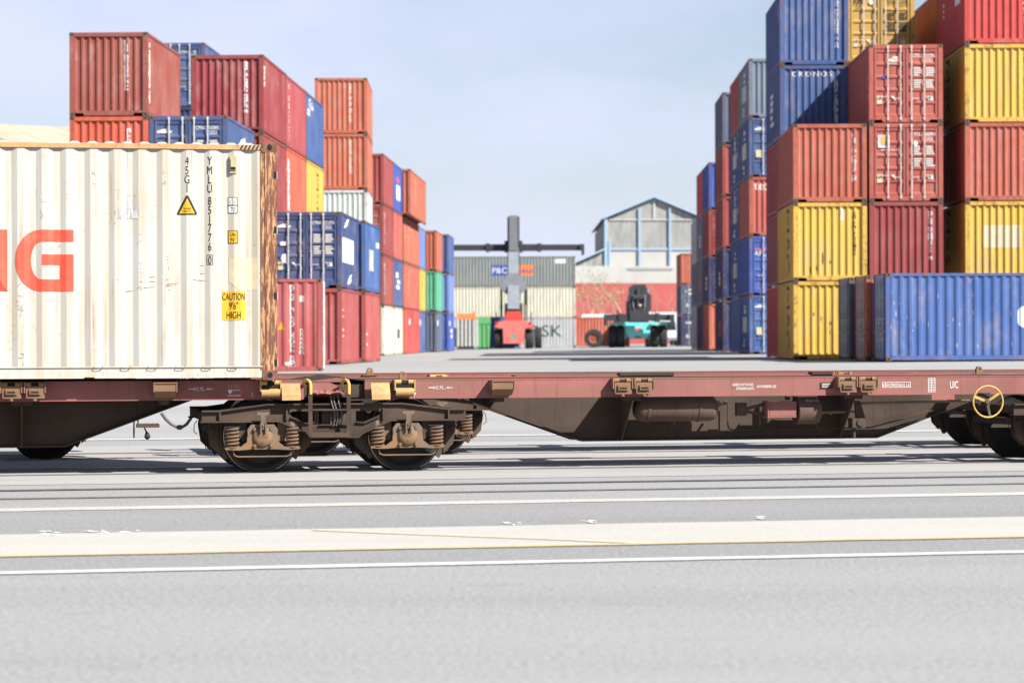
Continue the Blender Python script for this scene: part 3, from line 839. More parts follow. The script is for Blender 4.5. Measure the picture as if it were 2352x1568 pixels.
def wagon_print(parent):
    V = -0.97 - 0.0055
    fn = lambda x, y: Vector((x, V, y))
    def at(x, y): return uz(x, y, V)
    def word(t, x, y, hpx, wpx, mat='white', name='lettering'):
        u, z = at(x, y); f = Flat(); V2, _ = text2d(t, hpx / 184.0, 1.0)
        f.text(t, u, z, hpx / 184.0, (wpx / 182.0) / max(1e-3, max(p[0] for p in V2) - min(p[0] for p in V2)))
        return f.build(name, M[mat], parent, fn)
    for (xa, y) in ((460, 893), (1011, 890)):
        word('10.70', xa - 3, y + 4, 8, 19, 'worn_white'); word('m', xa + 10, y + 4, 3, 4, 'worn_white')
        f = Flat()
        for k in (-1, 1):
            u0, z = at(xa + k * 28 + 1, y); u1, _ = at(xa + k * 14 + 1, y)
            a, c = sorted((u0, u1)); f.rect(a, c, z - 0.005, z + 0.005)
            f.poly([(u1, z), (u1 - (u1 - u0) * 0.32, z + 0.018), (u1 - (u1 - u0) * 0.22, z + 0.018), (u1 + (u1 - u0) * 0.08, z)])
            f.poly([(u1, z), (u1 - (u1 - u0) * 0.32, z - 0.018), (u1 - (u1 - u0) * 0.22, z - 0.018), (u1 + (u1 - u0) * 0.08, z)])
        f.build('arrows', M['worn_white'], parent, fn)
    f = Flat(); u0, z = at(523, 896); u1, z2 = at(553, 908)
    f.rect(u0, u1, z - 0.005, z + 0.005); f.rect(u0, u1, z2 - 0.005, z2 + 0.005)
    um = u0 + (u1 - u0) * 0.18; f.poly([(um - 0.028, z - 0.005), (um + 0.028, z - 0.005), (um, z - 0.055)])
    f.build('lettering', M['worn_white'], parent, fn)
    word('1170', 537, 893, 9, 25, 'pale_yellow'); word('5', 579, 911, 10, 6, 'worn_white'); word('7', 952, 911, 10, 6)
    word("GARE D'ATTACHE :", 1707, 886, 6.2, 53); word('STANDPLAATS :', 1712, 895, 6.2, 45); word('ANTWERPEN DS', 1760, 890.5, 6.6, 47)
    word('UIC', 2191, 891, 17, 20, 'white')
    f = Flat(); x0, z0 = at(2026, 890); x1, z1 = at(2091, 877)
    f.frame(x0, x1, z0, z1, 0.006)
    for x in (2033, 2047, 2060): u, _ = at(x, 880); f.rect(u - 0.003, u + 0.003, z0, z1)
    f.build('lettering', M['white'], parent, fn)
    for (t, x, w) in (('6', 2029.5, 3.5), ('REV', 2040, 11), ('983', 2053.5, 10), ('18.01.16', 2075.5, 27)): word(t, x, 887, 6.5, w)
    f = Flat(); x0, z0 = at(2131, 900); x1, z1 = at(2148, 868)
    f.frame(x0, x1, z0, z1, 0.006); xm = (x0 + x1) / 2; f.rect(xm - 0.003, xm + 0.003, z0, z1)
    for i in range(1, 8): zz = z0 + (z1 - z0) * i / 8; f.rect(x0, x1, zz - 0.003, zz + 0.003)
    f.build('load_table', M['white'], parent, fn)
    b = MB(); x0, z0 = at(1884, 892); x1, z1 = at(1912, 878); b.box(x0, x1, V - 0.006, V + 0.01, z0, z1); b.build('builder_plate', M['girder'], parent)
    f = Flat()
    for i in range(3):
        f.rect(x0 + 0.02, x1 - 0.02 - 0.02 * i, z1 - 0.022 - 0.02 * i, z1 - 0.014 - 0.02 * i)
    f.build('plate_lettering', M['worn_white'], parent, lambda x, y: Vector((x, V - 0.008, y)))

def wagon_gear(p):
    """brake gear hung between girder and sill on the camera side of the right half"""
    v = -0.66
    def at(x, y, vv=v): return uz(x, y, vv)
    u0, z = at(1455, 938); u1, _ = at(1646, 938); r = 0.168
    b = MB(); b.lathe([(0, u0), (r * 0.55, u0 + 0.005), (r * 0.9, u0 + 0.05), (r, u0 + 0.10), (r, u1 - 0.10), (r * 0.9, u1 - 0.05), (r * 0.55, u1 - 0.005), (0, u1)], (0, v, z), 'x', 28)
    tank = b.build('air_tank', M['tank'], p, True)
    for x in (1485, 1602):
        u, _ = at(x, 938); s = MB(); s.lathe([(r + 0.002, u - 0.02), (r + 0.008, u - 0.02), (r + 0.008, u + 0.02), (r + 0.002, u + 0.02)], (0, v, z), 'x', 28)
        s.box(u - 0.02, u + 0.02, v - 0.03, v + 0.03, z + r, 1.10)
        s.build('tank_strap', M['tank'], p, True)
    u, _ = at(1548, 970); s = MB(); s.tube([(u, v, z - r + 0.01), (u, v, z - r - 0.05)], 0.018, 8); s.build('drain_plug', M['tank'], p)
    s = MB(); a = at(1646, 928); c = at(1668, 926)
    s.tube([(u1 - 0.03, v, z + 0.04), (a[0] + 0.06, v, a[1]), (c[0], v, c[1]), (c[0] + 0.01, v + 0.1, c[1] + 0.02)], 0.018, 8)
    s.tube([(u1 + 0.01, v, z + 0.01), (u1 + 0.01, v, z + 0.09)], 0.03, 8); s.build('air_pipe', M['box_dust'], p, True)
    # brake cylinder with its box and fork
    c0, cz = at(1826, 942); c1, _ = at(1881, 942); r = 0.180
    b = MB(); b.lathe([(0, c0), (r, c0), (r + 0.008, c0 + 0.01), (r, c0 + 0.03), (r, c1 - 0.06), (r * 0.93, c1 - 0.02), (r * 0.7, c1), (0, c1 + 0.01)], (0, v, cz), 'x', 28)
    b.build('brake_cylinder', M['tank'], p, True)
    f = Flat(); f.text('355x110', 0, 0, 0.045, 0.8)
    um = (c0 + c1) / 2 + 0.02; vs = v
    def onc(x, y, um=um, cz=cz, r=r + 0.004):
        a = math.radians(38) + y / r
        return Vector((um + x, v - r * math.cos(a), cz + r * math.sin(a)))
    f.build('lettering', M['worn_white'], p, onc)
    b0, bz = at(1757, 958); b1, bt = at(1822, 921)
    b = MB(); b.box(b0, b1, v - 0.14, v + 0.08, bz, bt); b.box(b0 - 0.012, b0, v - 0.155, v + 0.09, bz - 0.01, bt + 0.01)
    b.box(b0 + 0.02, b1 - 0.02, v - 0.144, v - 0.14, bz + 0.018, bt - 0.045)
    b.build('slack_adjuster_box', M['sill'], p)
    b = MB(); f0, fz = at(1690, 940); zc = (bz + bt) / 2
    b.bar((b0, v, zc + 0.07), (f0 + 0.1, v, zc + 0.0), 0.05, 0.04); b.bar((b0, v, zc - 0.07), (f0 + 0.1, v, zc - 0.02), 0.05, 0.04); b.box(f0, f0 + 0.13, v - 0.05, v + 0.05, zc - 0.08, zc + 0.09)
    b.build('fork_lever', M['bogie'], p)
    b = MB()
    for (x, wd) in ((1808, 0.05), (1826, 0.05)):
        u, _ = at(x, 900); b.box(u - wd / 2, u + wd / 2, v - 0.03, v + 0.03, 0.85, 1.12)
    b.build('cylinder_hanger', M['girder'], p)
    # pull rods, crank, valve
    b = MB(); a = at(1880, 948); c = at(1962, 945); b.tube([(a[0] - 0.02, v, cz - 0.03), (c[0], v, c[1])], 0.016, 8)
    for x in (1884, 1904): u, _ = at(x, 948); b.tube([(u, v, cz - 0.035), (u + 0.03, v, cz - 0.035)], 0.026, 8)
    a = at(1970, 926); c = at(2130, 921); b.tube([(a[0], v, a[1]), (c[0] + 0.6, v + 0.05, c[1])], 0.017, 8)
    b.build('pull_rod', M['box_dust'], p, True)
    b = MB(); q = [at(1962, 920), at(1974, 920), at(1988, 965), at(1965, 965)]; b.prism([(u, zz) for u, zz in q], 'y', v - 0.02, v + 0.02); b.build('bell_crank', M['bogie'], p)
    a = at(1952, 985); c = at(1982, 960); b = MB(); b.box(a[0], c[0], v - 0.10, v + 0.08, a[1] + 0.02, c[1]); b.lathe([(0, -0.12), (0.05, -0.12), (0.055, -0.09)], ((a[0] + c[0]) / 2 + 0.02, v, (a[1] + c[1]) / 2 + 0.02), 'y', 14)
    b.box(a[0] + 0.03, a[0] + 0.06, v - 0.05, v, 0.35, a[1] + 0.03); b.build('load_valve', M['bogie'], p)
    b = MB(); vv = -0.40
    P = [at(1671, 925, vv), at(1671, 975, vv), at(1674, 984, vv), at(1682, 987, vv), at(1830, 985, vv), at(2000, 981, vv), at(2060, 965, vv), at(2150, 940, vv)]
    b.tube([(u, vv, zz) for u, zz in P], 0.010, 6); b.build('air_line', M['bogie'], p, True)
    b = MB(); q0 = at(1864, 962, -0.55); q1 = at(1880, 987, -0.42); b.tube([(q0[0], -0.6, q0[1]), (q1[0], -0.42, q1[1])], 0.012, 6); b.build('release_rod', M['bogie'], p)
    # plate under the sill and the yellow handwheel
    a = at(2141, 918, -1.0); c = at(2194, 903, -1.0); b = MB(); b.box(a[0], c[0], -0.975, -0.96, a[1], 0.909); b.build('label_plate', M['sill'], p)
    vw = -1.17
    hu, hz = uz(2269, 922, vw); R = 0.203
    b = MB(); b.tube([(hu + R * math.cos(t), vw, hz + R * math.sin(t)) for t in [2 * math.pi * i / 40 for i in range(40)]], 0.0115, 8, closed=True)
    hw = b.build('handwheel', M['handwheel'], p, True)
    for t in (160, 35, 278):
        a = math.radians(t); s = MB(); s.bar((hu + 0.03 * math.cos(a), vw + 0.03, hz + 0.03 * math.sin(a)), (hu + R * math.cos(a), vw, hz + R * math.sin(a)), 0.012, 0.032, up=(-math.sin(a), 0, math.cos(a)))
        s.build('spoke', M['handwheel'] if t < 200 else M['spring'], hw)
    s = MB(); s.lathe([(0, -0.03), (0.03, -0.03), (0.038, 0.0), (0.02, 0.15), (0, 0.15)], (hu, vw + 0.03, hz), 'y', 12); s.build('hub', M['spring'], hw)
    s = MB(); s.box(hu - 0.09, hu + 0.07, vw + 0.10, vw + 0.13, hz - 0.06, 0.93); s.build('wheel_bearing', M['girder'], p)

def joint_details(p):
    # bent, ribbed cover plates over the articulation
    V0, V1 = -0.93, 0.9
    prof = [(u_of(640, V0), 1.112), (u_of(684, V0), 1.125), (u_of(776, V0), 1.185), (u_of(864, V0), 1.122)]
    for i in range(3):
        b = MB(); (ua, za), (ub, zb) = prof[i], prof[i + 1]
        b.prism([(ua, za), (ub, zb), (ub, zb - 0.008), (ua, za - 0.008)], 'y', V0, V1)
        n = 12 if i < 2 else 4
        for k in range(n):
            v = V0 + 0.06 + (V1 - V0 - 0.12) * k / (n - 1)
            b.prism([(ua + 0.01, za + 0.004), (ub - 0.01, zb + 0.004), (ub - 0.01, zb - 0.002), (ua + 0.01, za - 0.002)], 'y', v - 0.018, v + 0.018)
        b.build('cover_plate', M['walk'], p)
    # step ladder in front of the bogie
    v = -1.17
    ua, ub = u_of(713, v), u_of(801, v)
    lad = bpy.data.objects.new('step_ladder', None); COL.objects.link(lad); lad.parent = p
    for u in (ua, ub):
        b = MB(); b.prism([(u - 0.028, 0.46), (u + 0.022, 0.44), (u + 0.022, 0.98), (u - 0.028, 0.98)], 'y', v - 0.008, v + 0.008); b.build('stile', M['bogie'], lad)
        b = MB(); b.tube([(u, v, 0.975), (u, v, 1.10), (u - 0.012, v + 0.01, 1.135), (u - 0.035, v + 0.05, 1.15), (u - 0.06, v + 0.12, 1.135), (u - 0.065, v + 0.2, 1.08)], 0.021, 10); b.build('hand_grip', M['handwheel'], lad, True)
    for (z, w) in ((0.785, 0.02), (0.475, 0.06)):
        b = MB(); b.box(ua, ub, v - 0.012, v + 0.16, z - w / 2, z + w / 2); b.build('step', M['bogie'], lad)
    # buckled step plate and red drawbar box between the stiles
    b = MB(); n = 14; rn = random.Random(5)
    for i in range(n + 1):
        u = ua + 0.03 + (ub - ua - 0.05) * i / n
        for (dv, z) in ((0.0, 0.985), (0.10, 1.01), (0.22, 1.02)):
            b.v.append((u, v + dv, z + rn.uniform(-0.012, 0.012)))
    for i in range(n):
        for k in range(2): b.face((i * 3 + k, (i + 1) * 3 + k, (i + 1) * 3 + k + 1, i * 3 + k + 1))
    b.build('step_plate', M['sill'], p)
    b = MB(); b.prism([(ua + 0.02, 0.96), (ub - 0.02, 0.96), (ub - 0.10, 1.07), (ua + 0.27, 1.115), (ua + 0.02, 1.115)], 'y', -0.94, -0.92); b.build('drawbar_cover', M['sill'], p)
    b = MB(); b.box(-0.40, 0.40, -0.9, 0.9, 0.93, 1.09); b.build('pivot_box', M['girder'], p)
    for k, dx in enumerate((0.0, 0.035, 0.09)):
        um = ua + 0.26 + dx
        b = MB(); b.tube([(um, -1.05, 0.97), (um + 0.01, -1.09, 0.86), (um + 0.045, -1.09, 0.76), (um + 0.05, -1.08, 0.66), (um + 0.03, -1.06, 0.58), (um + 0.005, -1.06, 0.60), (um + 0.01, -1.05, 0.70)], 0.010, 6); b.build('brake_hose', M['hose'], p, True)

# -- the wagon in front
wag = thing('container_wagon', 'brown articulated flat wagon in front, carrying the cream container on its left half', 'wagon', C0, THETA)
lattice(wag, 1, 0.0)
lattice(wag, -1, 0.0)
make_bogie(wag, 0.0)
make_bogie(wag, 10.55, letters=False)
make_bogie(wag, -10.55, letters=False)
wagon_print(wag); wagon_gear(wag); joint_details(wag)
o = link('container_spigot', SPIGOT, wag, loc=(u_of(925, -1.0), -1.0, 1.151))
for x in (2248,):
    o = link('container_spigot', SPIGOT, wag, loc=(u_of(x, 1.0), 1.0, 1.151))
for (x, L) in ((1420, 0.75), (1860, 0.30)):
    b = MB(); u = u_of(x, 1.0); b.box(u, u + L, 0.90, 1.08, 1.151, 1.185); b.build('deck_plate', M['girder'], wag)

# -- the coupled wagons on the second track
def end_gear(p, s, ofs):
    b = MB(); U = lambda u: ofs + s * u
    a, c = sorted((U(-1.45), U(-1.57))); b.box(a, c, -1.2, 1.2, 0.90, 1.13); b.build('headstock', M['sill'], p)
    for side in (-1, 1):
        b = MB()
        P = [(0, U(-1.57)), (0.10, U(-1.57)), (0.10, U(-1.85)), (0.075, U(-1.86)), (0.075, U(-2.08)), (0.22, U(-2.09)), (0.21, U(-2.13)), (0, U(-2.14))]
        b.lathe(P, (0, side * 0.875, 1.05), 'x', 20); b.build('buffer', M['wheel'], p, True)
for (s, ofs, lab) in ((1, 1.15, 'brown flat wagon on the second track, seen behind the right half of the front wagon'), (-1, -4.36, 'brown flat wagon on the second track, seen behind the wagon under the cream container')):
    w2 = thing('container_wagon', lab, 'wagon', track(0, 4.25), THETA)
    lattice(w2, s, ofs, bogie_side='end')
    end_gear(w2, s, ofs)
    make_bogie(w2, ofs, letters=False)
    if s > 0:
        make_bogie(w2, ofs + s * 10.45, letters=False)
        u = u_of(849, 3.25)
        link('container_spigot', SPIGOT, w2, loc=(u, -1.0, 1.151))
    else:
        # step, hook and weighted handle at the wagon end, and the coupled hose
        vv = -1.1
        def q(x, y): return uz(x, y, 4.25 + vv)
        b = MB(); a, c = q(313, 976)[0], q(365, 976)[0]; z = q(340, 977)[1]
        b.box(a, c, vv - 0.10, vv + 0.12, z - 0.025, z + 0.02)
        for i in range(9): uu = a + (c - a) * (i + 0.5) / 9; b.box(uu - 0.004, uu + 0.004, vv - 0.106, vv + 0.126, z + 0.02, z + 0.03)
        b.bar((a + 0.02, vv, z), (a + 0.02, vv, 1.0), 0.04, 0.02); b.build('footstep', M['bogie'], w2)
        b = MB(); h = q(307, 1002); b.bar((h[0], vv, 1.0), (h[0], vv, h[1] - 0.02), 0.06, 0.02); b.build('lamp_bracket', M['wheel'], w2)
        b = MB(); k0, k1 = q(331, 982), q(337, 1001)
        b.tube([(k0[0], vv, k0[1]), (k1[0] - 0.01, vv, k1[1] + 0.06), (k1[0], vv, k1[1] + 0.03), (k1[0] + 0.005, vv, k1[1] - 0.01), (k1[0] + 0.006, vv, k1[1] - 0.045)], [0.010, 0.011, 0.03, 0.045, 0.02], 10); b.build('weighted_handle', M['wheel'], w2, True)
        b = MB(); P = [(370, 948), (380, 962), (393, 974), (407, 981), (417, 981), (428, 974), (437, 962), (444, 946)]
        pts = [(uz(x, y, 4.05)[0], -0.2, uz(x, y, 4.05)[1]) for x, y in P]
        b.tube(pts, 0.022, 8); b.tube([pts[3], pts[4]], 0.035, 8); b.build('brake_hose', M['hose'], w2, True)

# ------------------------------------------------------------------ shipping containers
CW, CH = 2.438, 2.591
def zig(a, b, p, f0, sl, f1, depth):
    """trapezoid corrugation from a to b: list of (coordinate, depth)"""
    pts = []; x = a; pts.append((x, 0.0))
    n = max(1, int(round((b - a - f0) / p))); k = (b - a - f0) / (n * p)
    x = a + f0
    for i in range(n):
        pts.append((x, 0.0)); pts.append((x + sl * k, depth)); pts.append((x + (sl + f1) * k, depth)); pts.append((x + (2 * sl + f1) * k, 0.0))
        x += p * k
    pts.append((b, 0.0))
    out = [pts[0]]
    for q in pts[1:]:
        if q[0] > out[-1][0] + 1e-5: out.append(q)
    return out
def zig_fn(pts):
    def fn(x):
        if x <= pts[0][0]: return pts[0][1]
        for (a, da), (b, db) in zip(pts, pts[1:]):
            if x <= b: return da + (db - da) * (x - a) / (b - a)
        return pts[-1][1]
    return fn

class Box:
    """meshes shared by all containers of one size; the near end looks along -y, x runs across"""
    def __init__(s, L, H, tagname):
        s.L, s.H = L, H
        hw, hl = CW / 2, L / 2
        s.zs = (0.155, H - 0.085)
        s.end = zig(-hw + 0.13, hw - 0.13, 0.246, 0.06, 0.045, 0.10, 0.045)
        s.side = zig(-hl + 0.15, hl - 0.15, 0.278, 0.07, 0.068, 0.07, 0.036)
        z0, z1 = s.zs
        b = MB()
        for (x, d) in s.end: b.v += [(x, 0.03 + d, z0), (x, 0.03 + d, z1)]
        for i in range(len(s.end) - 1): b.face((2 * i, 2 * i + 2, 2 * i + 3, 2 * i + 1))
        s.m_end = b.mesh('end_wall_' + tagname, M['paint'])
        b = MB()
        for (y, d) in s.side: b.v += [(0.014 + d, y, z0), (0.014 + d, y, z1)]
        for i in range(len(s.side) - 1): b.face((2 * i, 2 * i + 2, 2 * i + 3, 2 * i + 1))
        s.m_side = b.mesh('side_wall_' + tagname, M['paint'])
        b = MB()
        prof = zig(-hl + 0.1, hl - 0.1, 0.209, 0.06, 0.03, 0.09, -0.02)
        for (y, d) in prof: b.v += [(-hw + 0.05, y, H - 0.025 + d), (hw - 0.05, y, H - 0.025 + d)]
        for i in range(len(prof) - 1): b.face((2 * i, 2 * i + 2, 2 * i + 3, 2 * i + 1))
        s.m_roof = b.mesh('roof_' + tagname, M['paint'])
        b = MB(); b.box(-hw + 0.06, hw - 0.06, -hl + 0.06, hl - 0.06, 0.12, 0.15); s.m_floor = b.mesh('floor_' + tagname, M['frame'])
        b = MB(); b.box(0, 0.15, 0, 0.13, 0.118, H - 0.118); s.m_post = b.mesh('corner_post_' + tagname, M['frame'])
        b = MB(); b.box(0.004, 0.066, -hl + 0.178, hl - 0.178, H - 0.09, H - 0.006); s.m_toprail = b.mesh('top_rail_' + tagname, M['frame'])
        b = MB(); b.box(0.006, 0.07, -hl + 0.178, hl - 0.178, 0.03, 0.16); s.m_botrail = b.mesh('bottom_rail_' + tagname, M['frame'])
        b = MB(); b.box(-hw + 0.162, hw - 0.162, 0.008, 0.09, H - 0.13, H - 0.004); s.m_head = b.mesh('header_' + tagname, M['frame'])
        b = MB(); e = hw - 0.162
        b.prism([(-e, 0.10), (-e, 0.17), (e, 0.17), (e, 0.10), (e - 0.26, 0.10), (e - 0.30, 0.02), (-e + 0.30, 0.02), (-e + 0.26, 0.10)], 'y', 0.008, 0.12)
        s.m_sill = b.mesh('end_sill_' + tagname, M['frame'])
        b = MB()
        b.box(0, 0.162, 0, 0.178, 0, 0.118)
        b.poly([(0.081 + 0.030 * math.cos(t), -0.002, 0.059 + 0.036 * math.sin(t)) for t in [k * math.pi / 5 for k in range(10)]], 1)
        b.poly([(-0.002, 0.089 + 0.036 * math.cos(t), 0.059 + 0.036 * math.sin(t)) for t in [k * math.pi / 5 for k in range(10)]], 1)
        s.m_cast = b.mesh('corner_casting', [M['casting'], M['dark']])
        # one door leaf: frame and shallow horizontal folds
        b = MB(); w = 1.035; t0, t1 = 0.19, H - 0.145
        zz = [(t0, 0.0)]; n = 5; hh = (t1 - t0 - 0.12) / n
        for i in range(n):
            a = t0 + 0.06 + i * hh
            zz += [(a + 0.02, 0.0), (a + 0.06, 0.032), (a + hh - 0.08, 0.032), (a + hh - 0.04, 0.0)]
        zz.append((t1, 0.0))
        k = len(b.v)
        for (z, d) in zz: b.v += [(0.09, 0.035 + d, z), (w - 0.06, 0.035 + d, z)]
        for i in range(len(zz) - 1): b.face((k + 2 * i, k + 2 * i + 1, k + 2 * i + 3, k + 2 * i + 2))
        b.box(0.012, 0.09, 0.022, 0.08, t0, t1); b.box(w - 0.06, w, 0.022, 0.08, t0, t1)
        b.box(0.09, w - 0.06, 0.023, 0.08, t0 - 0.02, t0 + 0.02); b.box(0.09, w - 0.06, 0.023, 0.08, t1 - 0.02, t1 + 0.012)
        s.m_door = b.mesh('door_' + tagname, M['paint'])
        b = MB(); b.tube([(0, -0.012, 0.10), (0, -0.012, H - 0.06)], 0.020, 8)
        for z in (0.12, H - 0.09): b.box(-0.03, 0.03, -0.028, 0.02, z - 0.03, z + 0.05)
        for z in (0.62, 1.25, 1.90): b.box(-0.03, 0.03, -0.014, 0.03, z - 0.02, z + 0.02)
        s.m_rod = b.mesh('locking_rod_' + tagname, M['galv'], True)
        b = MB(); b.bar((0, -0.025, 0.80), (0.30, -0.02, 0.80), 0.014, 0.022); b.box(0.2, 0.24, -0.03, 0.03, 0.78, 0.82)
        s.m_handle = b.mesh('door_handle', M['galv'])
        b = MB(); b.box(-0.016, 0.016, 0.012, 0.05, t0 - 0.02, t1 + 0.01); s.m_gasket = b.mesh('door_gasket_' + tagname, M['gasket'])

B20 = Box(6.058, 2.591, 'short')
B40 = Box(12.192, 2.591, 'long')
CONT = []
def container(color, label, loc, rz, B=B20, near='front', far=None, group=None, lod=2, name='shipping_container'):
    """near: what the end at local -y is ('front' or 'doors'); far ends get the other"""
    t = thing(name, label, 'container', loc, rz, group)
    hw, hl, H = CW / 2, B.L / 2, B.H
    rn = random.Random(label)
    k = rn.uniform(0.94, 1.06)
    c = (color[0] * k, color[1] * k, color[2] * k, 1)
    R180 = math.pi
    link('side_wall', B.m_side, t, c, (-hw, 0, 0))
    link('side_wall', B.m_side, t, c, (hw, 0, 0), R180)
    link('roof', B.m_roof, t, c); link('floor', B.m_floor, t, c)
    for i, (kind, y, r) in enumerate(((near, -hl, 0.0), ('doors' if near == 'front' else 'front', hl, R180))):
        if kind == 'front' or (i == 1 and far is None):
            link('end_wall', B.m_end, t, c, (0, y, 0), r)
        else:
            e = -1 if r else 1
            for sx in (-1, 1):
                d = link('door', B.m_door, t, c, (0, y, 0), r)
                d.scale = (sx, 1, 1)
                for rx in (0.18, 0.60):
                    ro = link('locking_rod', B.m_rod, d); ro.location = (rx, 0, 0)
                    if lod > 1:
                        hd = link('door_handle', B.m_handle, d); hd.location = (rx, 0, 0.0 if rx < 0.5 else 0.06); hd.scale = (1 if rx > 0.5 else 0.9, 1, 1)
            link('door_gasket', B.m_gasket, t, None, (0, y, 0), r)
        link('header', B.m_head, t, c, (0, y, 0), r); link('end_sill', B.m_sill, t, c, (0, y, 0), r)
    for sx in (-1, 1):
        for m, n in ((B.m_toprail, 'top_rail'), (B.m_botrail, 'bottom_rail')):
            link(n, m, t, c, (sx * hw, 0, 0), 0.0 if sx < 0 else R180)
        for sy in (-1, 1):
            o = link('corner_post', B.m_post, t, c, (sx * (hw - 0.002), sy * (hl - 0.002), 0)); o.scale = (-sx, -sy, 1)
            for sz in (0, 1):
                q = link('corner_casting', B.m_cast, t, None, (sx * hw, sy * hl, H * sz)); q.scale = (-sx, -sy, 1 if not sz else -1)
    CONT.append(t)
    return t
def fit_print(t, B, face, F, mats, name='lettering'):
    """lay a print on one face: 'near', 'left' (-x), 'right' (+x); print x is measured from the middle of the face as seen, y from the floor"""
    hw, hl = CW / 2, B.L / 2
    e = 0.004
    if face == 'near':
        z = zig_fn(B.end)
        return F.build(name, mats, t, lambda x, y: Vector((x, -hl + 0.03 + z(x) - e, y)), [p[0] for p in B.end])
    if face == 'door':
        return F.build(name, mats, t, lambda x, y: Vector((x, -hl + 0.033 - e, y)))
    z = zig_fn(B.side)
    if face == 'left':
        return F.build(name, mats, t, lambda x, y: Vector((-hw + 0.014 + z(-x) - e, -x, y)), [-p[0] for p in B.side])
    return F.build(name, mats, t, lambda x, y: Vector((hw - 0.014 - z(x) + e, x, y)), [p[0] for p in B.side])

# ---- the cream-white 40 ft high container on the front wagon
HL, HH = 12.192, 2.896
hx1 = -0.73                                   # its right end along the track
hero = thing('shipping_container', 'cream white long container with rust streaks and red letters, on the front wagon', 'container', track(hx1 - HL / 2, 0, 1.158), THETA)
def hz(x, y):
    u, z = uz(x, y, -1.22); return u - (hx1 - HL / 2), z - 1.158
h2 = HL / 2
HP = zig(-h2 + 0.15, h2 - 0.16, 0.286, 0.076, 0.068, 0.074, 0.027)
hfn = zig_fn(HP)
for sy in (-1, 1):
    b = MB()
    for (x, d) in HP: b.v += [(x, sy * (1.219 - 0.016 - d), 0.165), (x, sy * (1.219 - 0.016 - d), HH - 0.09)]
    for i in range(len(HP) - 1): b.face((2 * i, 2 * i + 2, 2 * i + 3, 2 * i + 1))
    b.build('side_wall', M['hero'], hero)
    b = MB(); rn = random.Random(4)
    n = 60; a0, a1 = -h2 + 0.178, h2 - 0.178            # slightly knocked top rail
    for i in range(n + 1):
        x = a0 + (a1 - a0) * i / n; dz = rn.uniform(-0.004, 0.003)
        b.v += [(x, sy * 1.215, HH - 0.088 + dz * 0.5), (x, sy * 1.215, HH - 0.03 + dz), (x, sy * 1.155, HH - 0.03), (x, sy * 1.155, HH - 0.088)]
    for i in range(n):
        for k in range(4): b.face((i * 4 + k, (i + 1) * 4 + k, (i + 1) * 4 + (k + 1) % 4, i * 4 + (k + 1) % 4))
    b.build('top_rail', M['hero_toprail'], hero)
    b = MB(); b.box(a0, a1 + 0.01, *sorted((sy * 1.200, sy * 1.15)), 0.115, 0.165); b.box(a0, a1, *sorted((sy * 1.216, sy * 1.205)), 0.158, 0.172)
    b.prism([(a0, 0.03), (a0, 0.115), (a1 + 0.01, 0.115), (a1 + 0.01, 0.03), (hz(205, 0)[0] + 0.07, 0.03), (hz(205, 0)[0] + 0.05, 0.045), (hz(205, 0)[0] - 0.05, 0.045), (hz(205, 0)[0] - 0.07, 0.03)], 'y', *sorted((sy * 1.206, sy * 1.15)))
    b.build('bottom_rail', M['hero_rail'], hero)
b = MB(); prof = zig(-h2 + 0.1, h2 - 0.1, 0.209, 0.07, 0.035, 0.07, 0.022)
for (x, d) in prof: b.v += [(x, -1.185, HH - 0.06), (x, -1.18, HH - 0.008 - d), (x, -1.13, HH - d), (x, 1.13, HH - d), (x, 1.18, HH - 0.008 - d), (x, 1.185, HH - 0.06)]
for i in range(len(prof) - 1):
    for k in range(5): b.face((6 * i + k, 6 * i + 6 + k, 6 * i + 7 + k, 6 * i + 1 + k))
b.build('roof', M['hero'], hero)
b = MB(); b.box(-h2 + 0.06, h2 - 0.06, -1.14, 1.14, 0.11, 0.15); b.build('floor', M['girder'], hero)
for sx in (-1, 1):
    b = MB(); b.box(*sorted((sx * (h2 - 0.02), sx * (h2 - 0.07))), -1.07, 1.07, 0.12, HH - 0.1); b.build('end_wall' if sx < 0 else 'door', M['hero'], hero)
    for sy in (-1, 1):
        b = MB(); b.box(*sorted((sx * (h2 - 0.002), sx * (h2 - 0.145))), *sorted((sy * 1.217, sy * 1.08)), 0.118, HH - 0.118)
        if sx > 0 and sy < 0:
            b.box(h2 - 0.202, h2 - 0.146, -1.209, -1.17, 0.118, HH - 0.10)
        b.build('corner_post', M['hero_post'], hero)
        for z in (0, 1):
            c = MB(); x0, x1 = sorted((sx * h2, sx * (h2 - 0.178))); y0, y1 = sorted((sy * 1.219, sy * 1.057)); zz = (HH - 0.118, HH) if z else (0, 0.118)
            c.box(x0, x1, y0, y1, *zz)
            xm = (x0 + x1) / 2; zm = sum(zz) / 2
            c.poly([(xm + 0.030 * math.cos(t), sy * 1.2215, zm + 0.038 * math.sin(t)) for t in [k * math.pi / 8 for k in range(16)]], 1)
            c.build('corner_casting', [M['hero_casting'], M['dark']], hero)
# hinge lugs on the right edge of the near post
for y in (402, 528, 680, 833):
    u, z = hz(634, y); b = MB(); b.box(h2 - 0.03, h2 + 0.012, -1.16, -1.09, z - 0.045, z + 0.045); b.box(h2 - 0.035, h2 - 0.003, -1.2215, -1.21, z - 0.04, z + 0.04, 1)
    b.build('door_hinge', [M['hero_rail'], M['dark']], hero)
